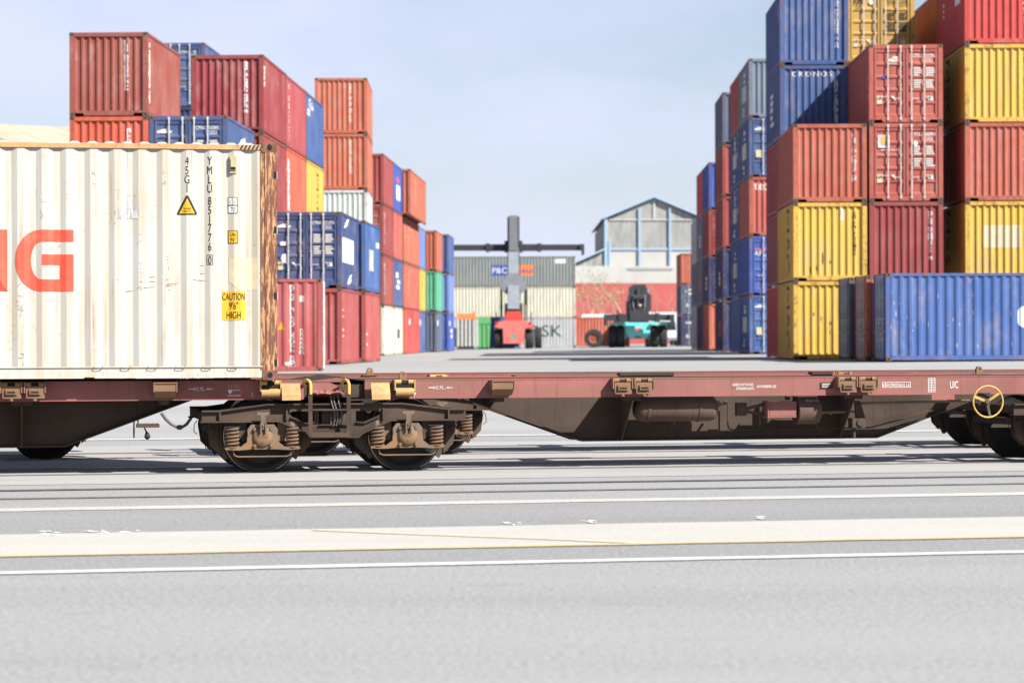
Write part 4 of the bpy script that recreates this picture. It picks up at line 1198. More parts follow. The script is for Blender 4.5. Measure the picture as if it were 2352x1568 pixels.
# lashing rings along the bottom of the wall
for x in (225, 289, 350, 414, 475, 535):
    u, z = hz(x, 843); b = MB(); b.tube([(u - 0.055, -1.19, z + 0.015), (u - 0.05, -1.225, z - 0.01), (u - 0.03, -1.232, z - 0.018), (u + 0.03, -1.232, z - 0.018), (u + 0.05, -1.225, z - 0.01), (u + 0.055, -1.19, z + 0.015)], 0.006, 6)
    b.build('lashing_ring', M['hero_casting'], hero, True)
def hero_print(F, name, mats, e=0.004):
    return F.build(name, mats, hero, lambda x, y: Vector((x, -(1.219 - 0.016 - hfn(x)) - e, y)), [p[0] for p in HP])
def hpx(v): return v / 188.5
# red letters: right stem of the N and the G
(gx0, gz1), (gx1, gz0) = hz(35, 527), hz(170, 669)
F = Flat(); nx0 = hz(-60, 560)[0]; nx1 = hz(17, 560)[0]
F.rect(hz(-18, 560)[0], nx1, gz0 + 0.0, gz1)
F.rect(hz(-110, 560)[0], hz(-75, 560)[0], gz0, gz1); F.poly([(hz(-110, 0)[0], gz1), (hz(-75, 0)[0], gz1), (nx1, gz0), (hz(-18, 0)[0], gz0)])
hero_print(F, 'red_letter', M['letter_red'])
th, tv = hpx(27), hpx(35); cz = (gz0 + gz1) / 2; ro = (gz1 - gz0) / 2
outer = [(gx1, gz1), (gx0 + ro * 0.8, gz1)]
for i in range(1, 12):
    a = math.pi / 2 + math.pi * i / 12; outer.append((gx0 + ro * 0.8 + ro * 0.8 * math.cos(a), cz + ro * math.sin(a)))
outer += [(gx0 + ro * 0.8, gz0), (gx1, gz0), (gx1, cz + hpx(14)), (hz(97, 0)[0], cz + hpx(14)), (hz(97, 0)[0], cz - hpx(10)), (hz(138, 0)[0], cz - hpx(10)), (hz(138, 0)[0], gz0 + th), (gx0 + ro * 0.85, gz0 + th)]
for i in range(11, 0, -1):
    a = math.pi / 2 + math.pi * i / 12; outer.append((gx0 + ro * 0.85 + (ro * 0.85 - tv) * math.cos(a), cz + (ro - th) * math.sin(a)))
outer += [(gx0 + ro * 0.85, gz1 - th), (gx1, gz1 - th)]
F = Flat(); F.poly(outer); hero_print(F, 'red_letter', M['letter_red'])
# black characters
def col_chars(chars, hpix, name='number', sx=0.64):
    F = Flat()
    for ch, x, y in chars:
        u, z = hz(x, y); F.text(ch, u, z - hpx(hpix) / 2, hpx(hpix), sx)
    hero_print(F, name, M['black'])
col_chars([('4', 431, 369), ('5', 431, 390.7), ('G', 431, 411.6), ('1', 431, 432)], 19, 'size_code')
col_chars([(c, 483, y) for c, y in zip('YMLU851776', (368.7, 390.7, 411.6, 432.8, 461, 482, 503, 523, 545, 566))], 19, 'number')
col_chars([('0', 483, 597)], 19, 'check_digit')
F = Flat(); a, c = hz(476, 608), hz(490, 585); F.frame(a[0], c[0], a[1], c[1], 0.005); hero_print(F, 'digit_frame', M['black'])
# stickers
def sticker(x0, x1, y0, y1, lines, mat='signal_yellow', border=0.010, name='sticker', txt='black'):
    (a, zt), (c, zb) = hz(x0, y0), hz(x1, y1); F = Flat()
    if border: F.rect(a, c, zb, zt, 1)
    F.rect(a + border, c - border, zb + border, zt - border, 0) if not border else None
    hero_print(F, name, [M[mat], M['black']], 0.005)
    if border:
        F = Flat(); F.rect(a + border, c - border, zb + border, zt - border); hero_print(F, name + '_face', M[mat], 0.007)
    F = Flat()
    for (t, fx, fy, h, sx) in lines: F.text(t, a + (c - a) * fx, zt - (zt - zb) * fy - h / 2, h, sx)
    hero_print(F, 'lettering', M[txt], 0.010)
sticker(525, 547, 453, 490, [('i', 0.22, 0.25, 0.058, 0.9), ('c', 0.70, 0.25, 0.058, 0.75), ('70', 0.5, 0.76, 0.058, 0.7)], 'white', 0.008, 'code_plate')
F = Flat(); (a, zt), (c, zb) = hz(525, 453), hz(547, 490); F.rect(a, c, (zt + zb) / 2 - 0.006, (zt + zb) / 2 + 0.006); F.rect(a + (c - a) * 0.42, a + (c - a) * 0.47, (zt + zb) / 2, zt); hero_print(F, 'plate_lines', M['black'], 0.0095)
sticker(525, 547, 529, 559, [('2,9m', 0.5, 0.31, 0.040, 0.6), ("9'6\"", 0.5, 0.72, 0.042, 0.7)], 'signal_yellow', 0.008, 'height_sticker')
(a, zt), (c, zb) = hz(511, 668), hz(564, 735)
F = Flat(); F.rect(a, c, zb, zt); hero_print(F, 'caution_panel', M['signal_yellow'], 0.005)
F = Flat(); xm = (a + c) / 2
for (t, fy, h, sx, dx) in (('CAUTION', 0.19, 0.086, 0.50, 0.0), ("9'6\"", 0.50, 0.085, 0.60, 0.0), ('HIGH', 0.82, 0.086, 0.60, 0.0)): F.text(t, xm + dx, zt - (zt - zb) * fy - h / 2, h, sx)
hero_print(F, 'lettering', M['black'], 0.010)
tri = [hz(431, 449), hz(453, 493), hz(409, 493)]
F = Flat(); F.poly([(tri[2][0] - 0.0, tri[2][1]), (tri[1][0], tri[1][1]), (tri[1][0] + 0.005, tri[1][1] + 0.02), (tri[0][0] + 0.012, tri[0][1]), (tri[0][0] - 0.012, tri[0][1]), (tri[2][0] - 0.005, tri[2][1] + 0.02)]); hero_print(F, 'warning_triangle', M['black'], 0.005)
cx = sum(p[0] for p in tri) / 3; czz = sum(p[1] for p in tri) / 3
F = Flat(); F.poly([(cx + (p[0] - cx) * 0.80, czz + (p[1] - czz) * 0.80) for p in tri]); hero_print(F, 'triangle_face', M['signal_yellow'], 0.007)
F = Flat(); F.text('SUPER', cx, tri[1][1] + 0.062, 0.022, 1.0); F.text('HEAVY', cx, tri[1][1] + 0.030, 0.022, 1.0); hero_print(F, 'lettering', M['black'], 0.010)
# vent cover
(a, zt), (c, zb) = hz(529, 358), hz(544, 398); b = MB(); b.box(a, c, -1.219, -1.19, zb, zt); b.box(a + 0.01, c - 0.01, -1.232, -1.219, zb + 0.035, zt - 0.035); b.box(a + 0.012, c - 0.012, -1.2335, -1.232, zb + 0.04, zb + 0.075, 1)
b.build('vent_cover', [M['brass'], M['dark']], hero)
# hazard stripes at the end of the top rail
F = Flat()
for i in range(6):
    u0 = hz(552 + i * 9, 345)[0]; F.poly([(u0, HH - 0.085), (u0 + 0.022, HH - 0.085), (u0 + 0.05, HH - 0.035), (u0 + 0.028, HH - 0.035)])
F.build('hazard_stripes', M['black'], hero, lambda x, y: Vector((x, -1.2205, y)))
# worn patches and repaired places
for (x0, x1, y0, y1, m) in ((272, 320, 480, 502, 'patch_grey'), (288, 312, 447, 480, 'patch_grey')):
    (a, zt), (c, zb) = hz(x0, y0), hz(x1, y1); F = Flat(); rn = random.Random(x0)
    P = [(a, zb), (c, zb)] + [(c + (a - c) * i / 8.0, zt + rn.uniform(-0.03, 0.02)) for i in range(9)]
    F.poly(P); hero_print(F, 'scuffed_patch', M[m], 0.0035)
(a, zt), (c, zb) = hz(527, 592), hz(592, 666); F = Flat(); F.poly([(a, zb + 0.1), (a + 0.12, zb), (c, zb), (c, zt), (a, zt)]); hero_print(F, 'repainted_patch', M['patch_cream'], 0.003)
F = Flat()
for (x, y, L, r) in ((345, 660, 28, 0.12), (400, 651, 34, 0.14), (463, 644, 38, -0.05), (352, 636, 14, 0.05), (352, 647, 16, -0.03), (300, 668, 20, 0.2), (467, 628, 12, 0.0), (396, 655, 26, 0.16), (466, 610, 10, 0.1)):
    u, z = hz(x, y); l = hpx(L) / 2; c, s_ = math.cos(r), math.sin(r); w = 0.0045
    F.poly([(u - l * c + w * s_, z - l * s_ - w * c), (u + l * c, z + l * s_), (u - l * c - w * s_, z - l * s_ + w * c)])
hero_print(F, 'scratches', M['hero_casting'], 0.003)
# scuffs: slivers of bare and rusty metal on the outer folds, where other boxes have rubbed
for mat_, seed_, nn in (('hero_casting', 5, 150), ('patch_grey', 6, 110)):
    F = Flat(); rn = random.Random(seed_)
    outer_ = [p for p, q in zip(HP, HP[1:]) if p[1] < 1e-4 and q[1] < 1e-4 and p[0] > 1.5]
    spots = [(rn.choice(outer_)[0] + rn.uniform(0.0, 0.07), rn.choice((rn.uniform(0.3, 0.9), rn.uniform(0.9, 1.6), rn.uniform(1.6, 2.7)))) for _ in range(26)]
    for i in range(nn):
        u, z = rn.choice(spots); u += rn.gauss(0, 0.016); z += rn.gauss(0, 0.09)
        z = max(0.2, min(HH - 0.15, z))
        l = abs(rn.gauss(0.0, 0.022)) + 0.006; r = rn.choice((rn.uniform(0.5, 0.9), rn.uniform(1.35, 1.75), rn.uniform(-0.2, 0.2))); w = rn.uniform(0.0012, 0.0032); c_, s_ = math.cos(r), math.sin(r)
        F.poly([(u - l * c_ + w * s_, z - l * s_ - w * c_), (u + l * c_, z + l * s_), (u - l * c_ - w * s_, z - l * s_ + w * c_)])
    o = hero_print(F, 'scuff_marks', M[mat_], 0.003); o['kind'] = 'stuff'
F = Flat()
for (t, x, y) in (('A', 418, 864), ('U', 430, 864), ('-', 443, 864), ('2', 455, 863), ('6', 482, 862), ('2', 519, 861), ('A', 558, 861)):
    u, z = hz(x, y); F.text(t, u, z - 0.03, 0.055, 0.8)
F.build('chalk_marks', M['patch_grey'], hero, lambda x, y: Vector((x, -1.2085, y)))

# ------------------------------------------------------------------ the container yard
def col(r, g, b): return rgb(r, g, b, 0.52)
YEL = col(240, 197, 86); ORG = col(208, 110, 88); SAL = col(200, 100, 88); DRED = col(170, 72, 74); BLU = col(68, 104, 166)
RED = col(228, 78, 76); MSCY = col(222, 180, 90); BRN = col(166, 86, 76); VERM = col(234, 104, 78); CMA = col(64, 98, 156)
NAVY = col(40, 62, 112); TERR = col(208, 112, 86); WHT = col(222, 230, 226); SLATE = col(92, 112, 142); GREYB = col(128, 146, 166)
PERI = col(108, 142, 212); TEAL = col(86, 190, 152); CREAM = col(236, 234, 212); PGRN = col(214, 226, 206); BBLU = col(60, 112, 184); SKYB = col(52, 96, 190)
STEP = 2.604
PHI_R, PHI_L = math.radians(1.0), math.radians(2.1)
def spot(px, Y, which, tier, yaw, row=0, L=6.058, dx=0.0, pitch=6.15):
    """centre of an end-on container: px is where its near left ('L') or right ('R') bottom edge stands at distance Y"""
    e = Vector((math.cos(yaw), -math.sin(yaw), 0)); d = Vector((math.sin(yaw), math.cos(yaw), 0))
    c = Vector((X_at(px, Y), Y, 0)) + e * ((CW / 2 if which == 'L' else -CW / 2) + dx) + d * (row * pitch + L / 2)
    c.z = ground_z(c.x, c.y) + 0.012 + tier * STEP
    return c
def stack(px, Y, which, yaw, row, specs, L=6.058, dx=0.0, B=None, pitch=6.15, lod=2):
    out = {}
    for (tier, color, near, label) in specs:
        out[tier] = container(color, label, spot(px, Y, which, tier, yaw, row, L, dx, pitch), -yaw, B or (B20 if L < 7 else B40), near, lod=lod, group='stacked shipping containers')
    return out
def vmarks(t, x, ytop, n, seed, mat='white', face='near', B=B20, size=0.115, step=0.112):
    F = Flat(); F.marks(x, ytop, n, size, step, seed); return fit_print(t, B, face, F, M[mat], 'number_column')
def word(t, s, x, y, size, face='near', sx=1.0, mat='white', B=B20, rot=0.0, gap=1.0, name='lettering'):
    F = Flat(); F.text(s, x, y, size, sx, rot=rot, gap=gap); return fit_print(t, B, face, F, M[mat], name)
def vword(t, s, x, ytop, size, step, face, mat='white', B=B20, sx=0.9):
    F = Flat(); F.column(s, x, ytop, size, step, sx); return fit_print(t, B, face, F, M[mat], 'lettering')
def door_print(t, num, logo=None, B=B20, dark=False, seed=1, small=True):
    m = 'black' if dark else 'white'
    F = Flat()
    a, c, d = num
    F.text(a, 0.40, 2.16, 0.12, 0.72); F.text(c, 0.80, 2.16, 0.12, 0.66); F.text('22G1', 0.76, 2.01, 0.115, 0.7)
    if d: F.text(d, 1.06, 2.16, 0.105, 0.75)
    fit_print(t, B, 'door', F, M[m], 'door_number')
    if small:
        F = Flat(); rn = random.Random(seed)
        for r in range(8):
            y = 1.78 - r * 0.075 - (0.1 if r > 3 else 0)
            F.rect(0.26, 0.26 + rn.uniform(0.16, 0.28), y, y + 0.048); F.rect(0.66, 0.66 + rn.uniform(0.2, 0.30), y, y + 0.05)
        fit_print(t, B, 'door', F, M['worn_white'] if not dark else M['black'], 'weight_table')
    F = Flat(); F.poly([(-0.40, 0.88), (-0.30, 0.70), (-0.50, 0.88)]); F.rect(0.72, 0.90, 0.74, 0.84)
    fit_print(t, B, 'door', F, M['white'], 'door_sticker')
    F = Flat(); F.rect(-0.96, -0.78, 0.62, 0.90); fit_print(t, B, 'door', F, M['patch_cream'], 'door_plate')
def side_letters(t, rows, face, mat='white', B=B20):
    F = Flat()
    for (s, x, y, size, rot) in rows: F.text(s, x, y, size, 1.0, rot=math.radians(rot))
    return fit_print(t, B, face, F, M[mat], 'lettering')
def blobs(t, face, x, y, w, h, seed, mat='white', B=B20, n=5):
    """upright lettering on a side seen too steeply to read"""
    F = Flat(); rn = random.Random(seed)
    for i in range(n):
        yy = y + h * (i / n); F.rect(x - w * rn.uniform(0.35, 0.5), x + w * rn.uniform(0.2, 0.5), yy, yy + h / n * rn.uniform(0.5, 0.85))
    return fit_print(t, B, face, F, M[mat], 'side_lettering')

# ---- right block, front row
R1 = stack(1823, 83.7, 'L', PHI_R, 0, [
    (0, YEL, 'front', 'yellow container at the bottom of the front right stack, standing on the ground'),
    (1, YEL, 'front', 'yellow rust-spotted container second from the ground, below the orange red one'),
    (2, ORG, 'front', 'orange red container on top of two yellow ones, beside the door-ended pair')])
R2 = stack(1998, 83.7, 'L', PHI_R, 0, [
    (0, DRED, 'front', 'dark red container at ground level hidden behind the long blue one'),
    (1, DRED, 'front', 'dark red container with a white number column above the long blue container'),
    (2, SAL, 'doors', 'salmon red container showing doors with a blue and yellow square logo'),
    (3, SAL, 'doors', 'salmon red container showing doors, on top of the one with the square logo')][1:])
R3 = stack(2218, 83.7, 'L', PHI_R, 0, [
    (1, YEL, 'front', 'yellow container at the right picture edge, just above the long blue container'),
    (2, ORG, 'front', 'orange red container at the right picture edge between two yellow ones'),
    (3, YEL, 'front', 'yellow container at the right picture edge below the bright red one'),
    (4, RED, 'front', 'bright red container at the top right corner of the picture')])
R1b = stack(1823, 83.7, 'L', PHI_R, 1, [
    (0, col(222, 84, 92), 'front', 'rose red container at ground level behind the lower yellow one, left side visible'),
    (1, col(176, 88, 96), 'front', 'dull maroon container behind the upper yellow one, left side visible'),
    (2, col(186, 74, 76), 'front', 'red container behind the orange red one, below the blue lettered container'),
    (3, BLU, 'front', 'blue container with CRONOS in white capitals across its top'),
    (4, BLU, 'front', 'blue container on top of the one lettered CRONOS, cut by the upper picture edge')], dx=0.12)
R2b = stack(1998, 83.7, 'L', PHI_R, 1, [(4, MSCY, 'doors', 'dull yellow container with doors at the top edge, marked m over SC')], dx=-0.05)
R3b = stack(2218, 83.7, 'L', PHI_R, 1, [(4, col(206, 108, 70), 'front', 'orange brown container behind the bright red one in the top right corner')])
for k, (t, m) in enumerate(((R1[0], None), (R1[1], 'black'), (R1[2], 'white'), (R2[1], 'white'), (R3[1], 'black'), (R3[2], 'white'), (R3[3], 'black'), (R3[4], 'white'), (R1b[4], 'white'), (R1b[3], 'white'))):
    if m: vmarks(t, 0.80 if t is not R1b[3] else 0.78, 2.28 if t is not R1b[3] else 2.05, 13, k + 3, m)
word(R1b[3], 'CRONOS', -0.08, 2.20, 0.175, sx=1.1, gap=1.42)
for t in (R1[0], R1[1], R3[1], R3[3]): side_letters(t, [('MSC', -1.2 if t in (R3[1], R3[3]) else 0.4, 1.35, 0.85, -90)], 'left', 'black')
vword(R2[3], 'CRONOS', 2.5, 2.25, 0.26, 0.30, 'left')
F = Flat(); [F.rect(2.35, 2.62, 0.45 + i * 0.3, 0.58 + i * 0.3) for i in range(6)]; fit_print(R2[3], B20, 'left', F, M['label_blue'], 'side_band')
blobs(R1b[3], 'left', -0.6, 0.7, 1.4, 1.3, 8); blobs(R1b[4], 'left', 2.3, 1.6, 0.5, 0.6, 9, 'label_orange'); blobs(R1b[0], 'left', 2.3, 1.3, 0.5, 0.6, 2, 'worn_white', n=1)
F = Flat(); F.rect(0.9, 2.0, 1.5, 2.2); fit_print(R3[4], B20, 'left', F, M['white'], 'side_panel'); blobs(R3[4], 'left', -1.6, 1.4, 0.5, 0.6, 31, 'worn_white', n=3)
door_print(R2[2], ('FCIU', '400993', '7'), seed=4); door_print(R2[3], ('CRSU', '122203', '3'), seed=5); door_print(R2b[4], ('MEDU', '236002', '0'), dark=True, seed=6)
F = Flat(); F.rect(-0.93, -0.55, 1.78, 2.20, 0); F.rect(-0.91, -0.57, 1.83, 2.18, 1); fit_print(R2[2], B20, 'door', F, [M['white'], M['label_blue']], 'emblem')
F = Flat(); F.poly([(-0.84, 1.88), (-0.79, 1.88), (-0.75, 1.98), (-0.66, 1.98), (-0.62, 2.03), (-0.73, 2.03), (-0.71, 2.07), (-0.60, 2.08), (-0.59, 2.14), (-0.72, 2.15), (-0.80, 2.10)])
F.build('emblem_letter', M['signal_yellow'], R2[2], lambda x, y: Vector((x, -3.029 + 0.025, y)))
word(R2[2], 'www.florens.com', -0.52, 1.68, 0.075, 'door', 0.82)
F = Flat(); F.disc(-0.42, 2.07, 0.16, 0.06); F.disc(-0.36, 2.15, 0.10, 0.06); fit_print(R2[3], B20, 'door', F, M['worn_white'], 'emblem'); word(R2[3], 'CRONOS', -0.42, 1.93, 0.06, 'door', 0.9)
F = Flat(); F.disc(-0.72, 1.52, 0.07, 0.06); fit_print(R2[3], B20, 'door', F, M['label_blue'], 'door_dot')
F = Flat(); F.disc(0.32, 1.92, 0.07, 0.085); fit_print(R2[2], B20, 'door', F, M['white'], 'door_dot')
word(R2b[4], 'm', -0.78, 2.12, 0.30, 'door', 1.1, 'black'); word(R2b[4], 'SC', -0.78, 1.95, 0.12, 'door', 1.2, 'black')
F = Flat(); F.disc(-0.33, 2.20, 0.075, 0.085); fit_print(R2b[4], B20, 'door', F, M['white'], 'door_dot')
# pale repair panels on the yellow ones
F = Flat(); F.rect(-0.62, 0.62, 1.05, 1.80); fit_print(R3[1], B20, 'near', F, M['patch_cream'], 'repair_panel')
F = Flat(); F.rect(0.35, 0.45, 2.0, 2.44); fit_print(R1[1], B20, 'near', F, M['worn_white'], 'repair_panel')
# rust bruises on the yellow fronts
for t, L in ((R1[1], ((-0.25, 0.75, 0.035, 0.22), (0.0, 0.62, 0.03, 0.06), (-0.65, 0.35, 0.03, 0.12), (0.82, 1.15, 0.06, 0.05), (-1.0, 1.65, 0.02, 0.02), (-0.45, 0.42, 0.02, 0.10))), (R1[0], ((-0.55, 1.5, 0.03, 0.08), (-0.3, 1.35, 0.02, 0.10), (0.0, 1.2, 0.03, 0.06), (0.3, 1.6, 0.02, 0.08), (0.0, 0.9, 0.02, 0.05)))):
    F = Flat()
    for (x, y, w, h) in L: F.disc(x, y, w, h, 0, 9)
    fit_print(t, B20, 'near', F, M['casting'], 'rust_spots')

# ---- three long containers side-on in front of the right block
def side_on(px, Y, color, label, yaw_deg, left=True, base=None, B=B40, near='doors'):
    yaw = math.radians(yaw_deg)
    a = Vector((X_at(px, Y), Y, 0)); e = Vector((math.cos(yaw), math.sin(yaw), 0)); d = Vector((-math.sin(yaw), math.cos(yaw), 0))
    c = a + e * (B.L / 2 if left else -B.L / 2) + d * CW / 2
    c.z = (ground_z(c.x, c.y) if base is None else base) + 0.012
    return container(color, label, c, yaw - math.pi / 2 if left else yaw + math.pi / 2, B, near, group='long containers standing side-on')
b1 = side_on(2035, 74.4, col(72, 114, 188), 'long blue container side-on in front of the right stacks, reaching out of the picture', 0.4)
b2 = side_on(1990, 76.98, ORG, 'long orange brown container, only its door end and post show behind the long blue one', 0.4)
b3 = side_on(1951, 79.55, SLATE, 'long slate blue container squeezed between the yellow stack and the orange brown post', 0.4)
F = Flat()
def rrect(F, x0, x1, y0, y1, r, m=0):
    P = []
    for (cx_, cy_, a0) in ((x1 - r, y1 - r, 0), (x0 + r, y1 - r, 90), (x0 + r, y0 + r, 180), (x1 - r, y0 + r, 270)):
        for i in range(5): a = math.radians(a0 + 22.5 * i); P.append((cx_ + r * math.cos(a), cy_ + r * math.sin(a)))
    F.poly(P, m)
xl = X_at(2337, 74.5) - X_at(2035, 74.4) - B40.L / 2
rrect(F, xl, xl + 2.2, 0.98, 1.60, 0.18); fit_print(b1, B40, 'right', F, M['white'], 'white_panel')
for (t, dz) in ((b1, 0), (b2, 0), (b3, 0)):
    q = link('green_seal', bpy.data.meshes.get('green_seal') or MB().box(-0.03, 0.03, -0.04, 0.0, -0.03, 0.03).mesh('green_seal', M['skip_green']), t, None, (0.25, -B40.L / 2 - 0.03, 1.05))
F = Flat(); rn = random.Random(12)
for i in range(30):
    x = -6.0 + rn.random() * 5.2; y = 0.4 + rn.random() * 1.6; F.disc(x, y, rn.uniform(0.005, 0.012), rn.uniform(0.015, 0.09), 0, 7)
fit_print(b1, B40, 'right', F, M['patch_cream'], 'scrapes')

# ---- second and third stacks on the right
S2 = stack(1722, 111.3, 'L', PHI_R, 0, [
    (0, BBLU, 'doors', 'blue container showing half its doors at ground level left of the yellow stack'),
    (1, SKYB, 'doors', 'bright blue container with APL on its doors, second from the ground'),
    (2, SAL, 'front', 'red container lettered tex in white, between two blue ones'),
    (3, CMA, 'doors', 'blue container with doors above the red one lettered tex'),
    (4, GREYB, 'front', 'greyish blue container on top of the second right stack')])
S2b = stack(1722, 111.3, 'L', PHI_R, 1, [
    (0, PERI, 'front', 'light blue container at ground level behind the half-seen blue doors'),
    (1, BBLU, 'front', 'mid blue container behind the one marked APL, side with white panels'),
    (2, CMA, 'front', 'dark blue container behind the red one lettered tex, white marks on its side'),
    (3, CMA, 'front', 'dark blue container fourth from the ground behind the blue doors'),
    (4, col(190, 84, 78), 'front', 'brick red container behind the greyish blue top one')])
S2c = stack(1661, 126.5, 'L', PHI_R, 0, [
    (0, NAVY, 'front', 'navy container at ground level in the narrow gap of the right row'),
    (1, NAVY, 'front', 'navy container second from the ground in the narrow gap of the right row'),
    (2, DRED, 'front', 'maroon container third from the ground in the narrow gap of the right row'),
    (3, DRED, 'front', 'maroon container fourth from the ground in the narrow gap of the right row'),
    (4, SLATE, 'front', 'dark slate container on top of the maroon ones in the right row')])
S3 = stack(1629, 139.5, 'L', PHI_R, 0, [
    (0, ORG, 'front', 'terracotta container at ground level in the third right stack'),
    (1, NAVY, 'doors', 'navy container with doors and a yellow warning triangle, above the terracotta one'),
    (2, DRED, 'doors', 'dark red container with doors, below the blue top one of the third stack'),
    (3, SKYB, 'front', 'blue container on top of the third right stack')])
S3b = stack(1629, 139.5, 'L', PHI_R, 1, [
    (0, NAVY, 'front', 'dark blue container at ground level behind the terracotta one'),
    (1, GREYB, 'front', 'grey blue container second from the ground behind the navy doors'),
    (2, GREYB, 'front', 'pale grey blue container third from the ground behind the dark red doors'),
    (3, RED, 'front', 'rose container on top behind the blue one of the third stack')])
S3c = stack(1629, 139.5, 'L', PHI_R, 2, [
    (0, WHT, 'front', 'pale grey container at ground level at the far end of the right row'),
    (1, GREYB, 'front', 'grey container with a red mark at the far end of the right row'),
    (2, WHT, 'front', 'light grey container third from the ground at the far end of the right row')])
FR = stack(1565, 212.0, 'L', 0.0, 0, [
    (0, NAVY, 'doors', 'small far navy container with doors right of the teal machine'),
    (1, SLATE, 'doors', 'small far slate grey container between the navy and the orange one'),
    (2, ORG, 'front', 'small far orange container on top, before the red hall')], lod=1)
F = Flat(); F.text('textainer', -1.0, 2.02, 0.40, 1.0, align='l'); fit_print(S2[2], B20, 'near', F, M['white'], 'lettering')
word(S2[1], 'APL', -0.75, 1.72, 0.22, 'door', 1.0); F = Flat(); F.rect(-0.98, -0.5, 1.98, 2.04); fit_print(S2[1], B20, 'door', F, M['letter_red'], 'emblem')
F = Flat(); F.rect(-0.4, 0.1, 1.7, 2.1); fit_print(S2[1], B20, 'door', F, M['white'], 'door_panel')
for t in (S2[0], S2[3]):
    F = Flat(); F.rect(-0.98, -0.55, 2.05, 2.12); F.rect(-0.85, -0.62, 2.14, 2.18); fit_print(t, B20, 'door', F, M['white'], 'emblem')
    F = Flat(); F.disc(-0.32, 1.0, 0.12, 0.14); F.rect(-0.45, -0.15, 1.45, 1.58); fit_print(t, B20, 'door', F, M['white'], 'door_sticker')
    F = Flat(); F.rect(-0.92, -0.65, 0.85, 1.18); fit_print(t, B20, 'door', F, M['patch_cream'], 'door_plate')
for i, t in enumerate((S2[4], S2[3], S2b[2], S2b[3], S2[0], S2b[1])):
    side_letters(t, [('CMA', 1.6, 1.9, 0.42, -90), ('CGM', -0.3, 1.9, 0.42, -90)], 'left') if i in (2, 3) else None
    F = Flat(); F.rect(-1.3, 1.0, 0.95, 1.65); fit_print(t, B20, 'left', F, M['worn_white'], 'side_panel')
    blobs(t, 'left', 0.1, 1.8, 0.9, 0.5, 40 + i, n=2); blobs(t, 'left', -0.4, 0.3, 0.9, 0.45, 50 + i, n=2)
for i, t in enumerate((S3b[1], S3b[2], S3c[1], S2c[1], S2c[0], S3[1])): blobs(t, 'left', 0.2, 0.8, 1.4, 0.8, 60 + i, 'white' if i % 2 else 'letter_red', n=3)
for i, t in enumerate((S3[1], S3[2], FR[0], FR[1])):
    F = Flat(); F.rect(-0.85, -0.35, 1.9, 2.05); F.rect(-0.8, -0.55, 0.7, 1.0); F.rect(0.2, 0.8, 1.95, 2.08); F.rect(0.3, 0.7, 1.3, 1.5); fit_print(t, B20, 'door', F, M['worn_white'], 'door_marks')
F = Flat(); F.poly([(-0.6, 1.2), (-0.35, 1.2), (-0.475, 1.45)]); fit_print(S3[1], B20, 'door', F, M['signal_yellow'], 'warning_sticker')
F = Flat(); F.disc(-0.45, 1.95, 0.3, 0.25); fit_print(FR[1], B20, 'door', F, M['worn_white'], 'emblem')

# ---- left block
La = stack(341, 78.0, 'R', PHI_L, 0, [
    (2, VERM, 'front', 'vermilion container under the brown one at the far left'),
    (3, BRN, 'front', 'brown container on top at the far left, white number column on its front')])
Lb = stack(524, 78.0, 'R', PHI_L, 0, [(2, CMA, 'doors', 'blue container with doors just above the cream container, left of the red stack')])
Lt = stack(472, 103.0, 'R', PHI_L, 0, [(4, CMA, 'doors', 'blue container at the back with doors, between the brown and the dark red one'), (3, NAVY, 'front', 'navy container in the dark gap below the blue one at the back')])
Lc = stack(607, 84.5, 'R', PHI_L, 0, [
    (2, DRED, 'front', 'crimson container under the dark red top one, its right side visible'),
    (1, DRED, 'front', 'crimson container two below the dark red top one, beside the cream container'),
    (3, col(164, 62, 70), 'front', 'dark red container on top beside the brown one, nine ribs on its front')])
Ld = stack(659, 90.8, 'R', PHI_L, 0, [
    (1, TERR, 'front', 'terracotta container low in the left row just above the blue doors'),
    (2, VERM, 'front', 'orange container third from the ground, right of the crimson one'),
    (3, col(186, 82, 86), 'front', 'rose red container on top with upright white letters on its side')])
Le = stack(705, 97.1, 'R', PHI_L, 0, [
    (2, YEL, 'front', 'yellow container with dark upright lettering in the left row'),
    (3, BLU, 'front', 'blue container above the yellow one with white letters at its upper edge')])
A = stack(785, 85.9, 'R', PHI_L, 0, [
    (0, col(190, 88, 88), 'front', 'rose red container on the ground right of the nearest red one'),
    (1, col(52, 80, 138), 'doors', 'navy container with four door rods and a large white side panel')])
Bs = stack(840, 92.4, 'R', PHI_L, 0, [
    (0, col(190, 88, 88), 'front', 'rose red container on the ground, last before the open lane on the left'),
    (1, BBLU, 'front', 'bright blue container on a rose red one, at the corner of the left row')])
W = stack(845, 117.5, 'R', math.radians(-0.9), 0, [
    (2, WHT, 'front', 'white container with grey ribs under two terracotta ones'),
    (3, TERR, 'front', 'terracotta container directly on the white one'),
    (4, TERR, 'front', 'terracotta container standing highest in the middle of the left row')])
Ca = stack(882, 130.0, 'R', PHI_L, 0, [
    (0, CREAM, 'front', 'cream container at ground level in the middle of the left row'),
    (1, col(176, 84, 84), 'front', 'brown red container second from the ground above the cream one'),
    (2, DRED, 'doors', 'dark red container with doors third from the ground in the middle of the left row'),
    (3, DRED, 'front', 'maroon container on top, right of the terracotta tower')])
Cb = stack(882, 130.0, 'R', PHI_L, 1, [
    (0, PGRN, 'front', 'pale green container at ground level behind the cream one'),
    (1, CMA, 'front', 'dark blue container with white lettering above the pale green one'),
    (2, SAL, 'front', 'red container third from the ground below the royal blue one'),
    (3, SKYB, 'front', 'royal blue container on top with a white panel and red dot')])
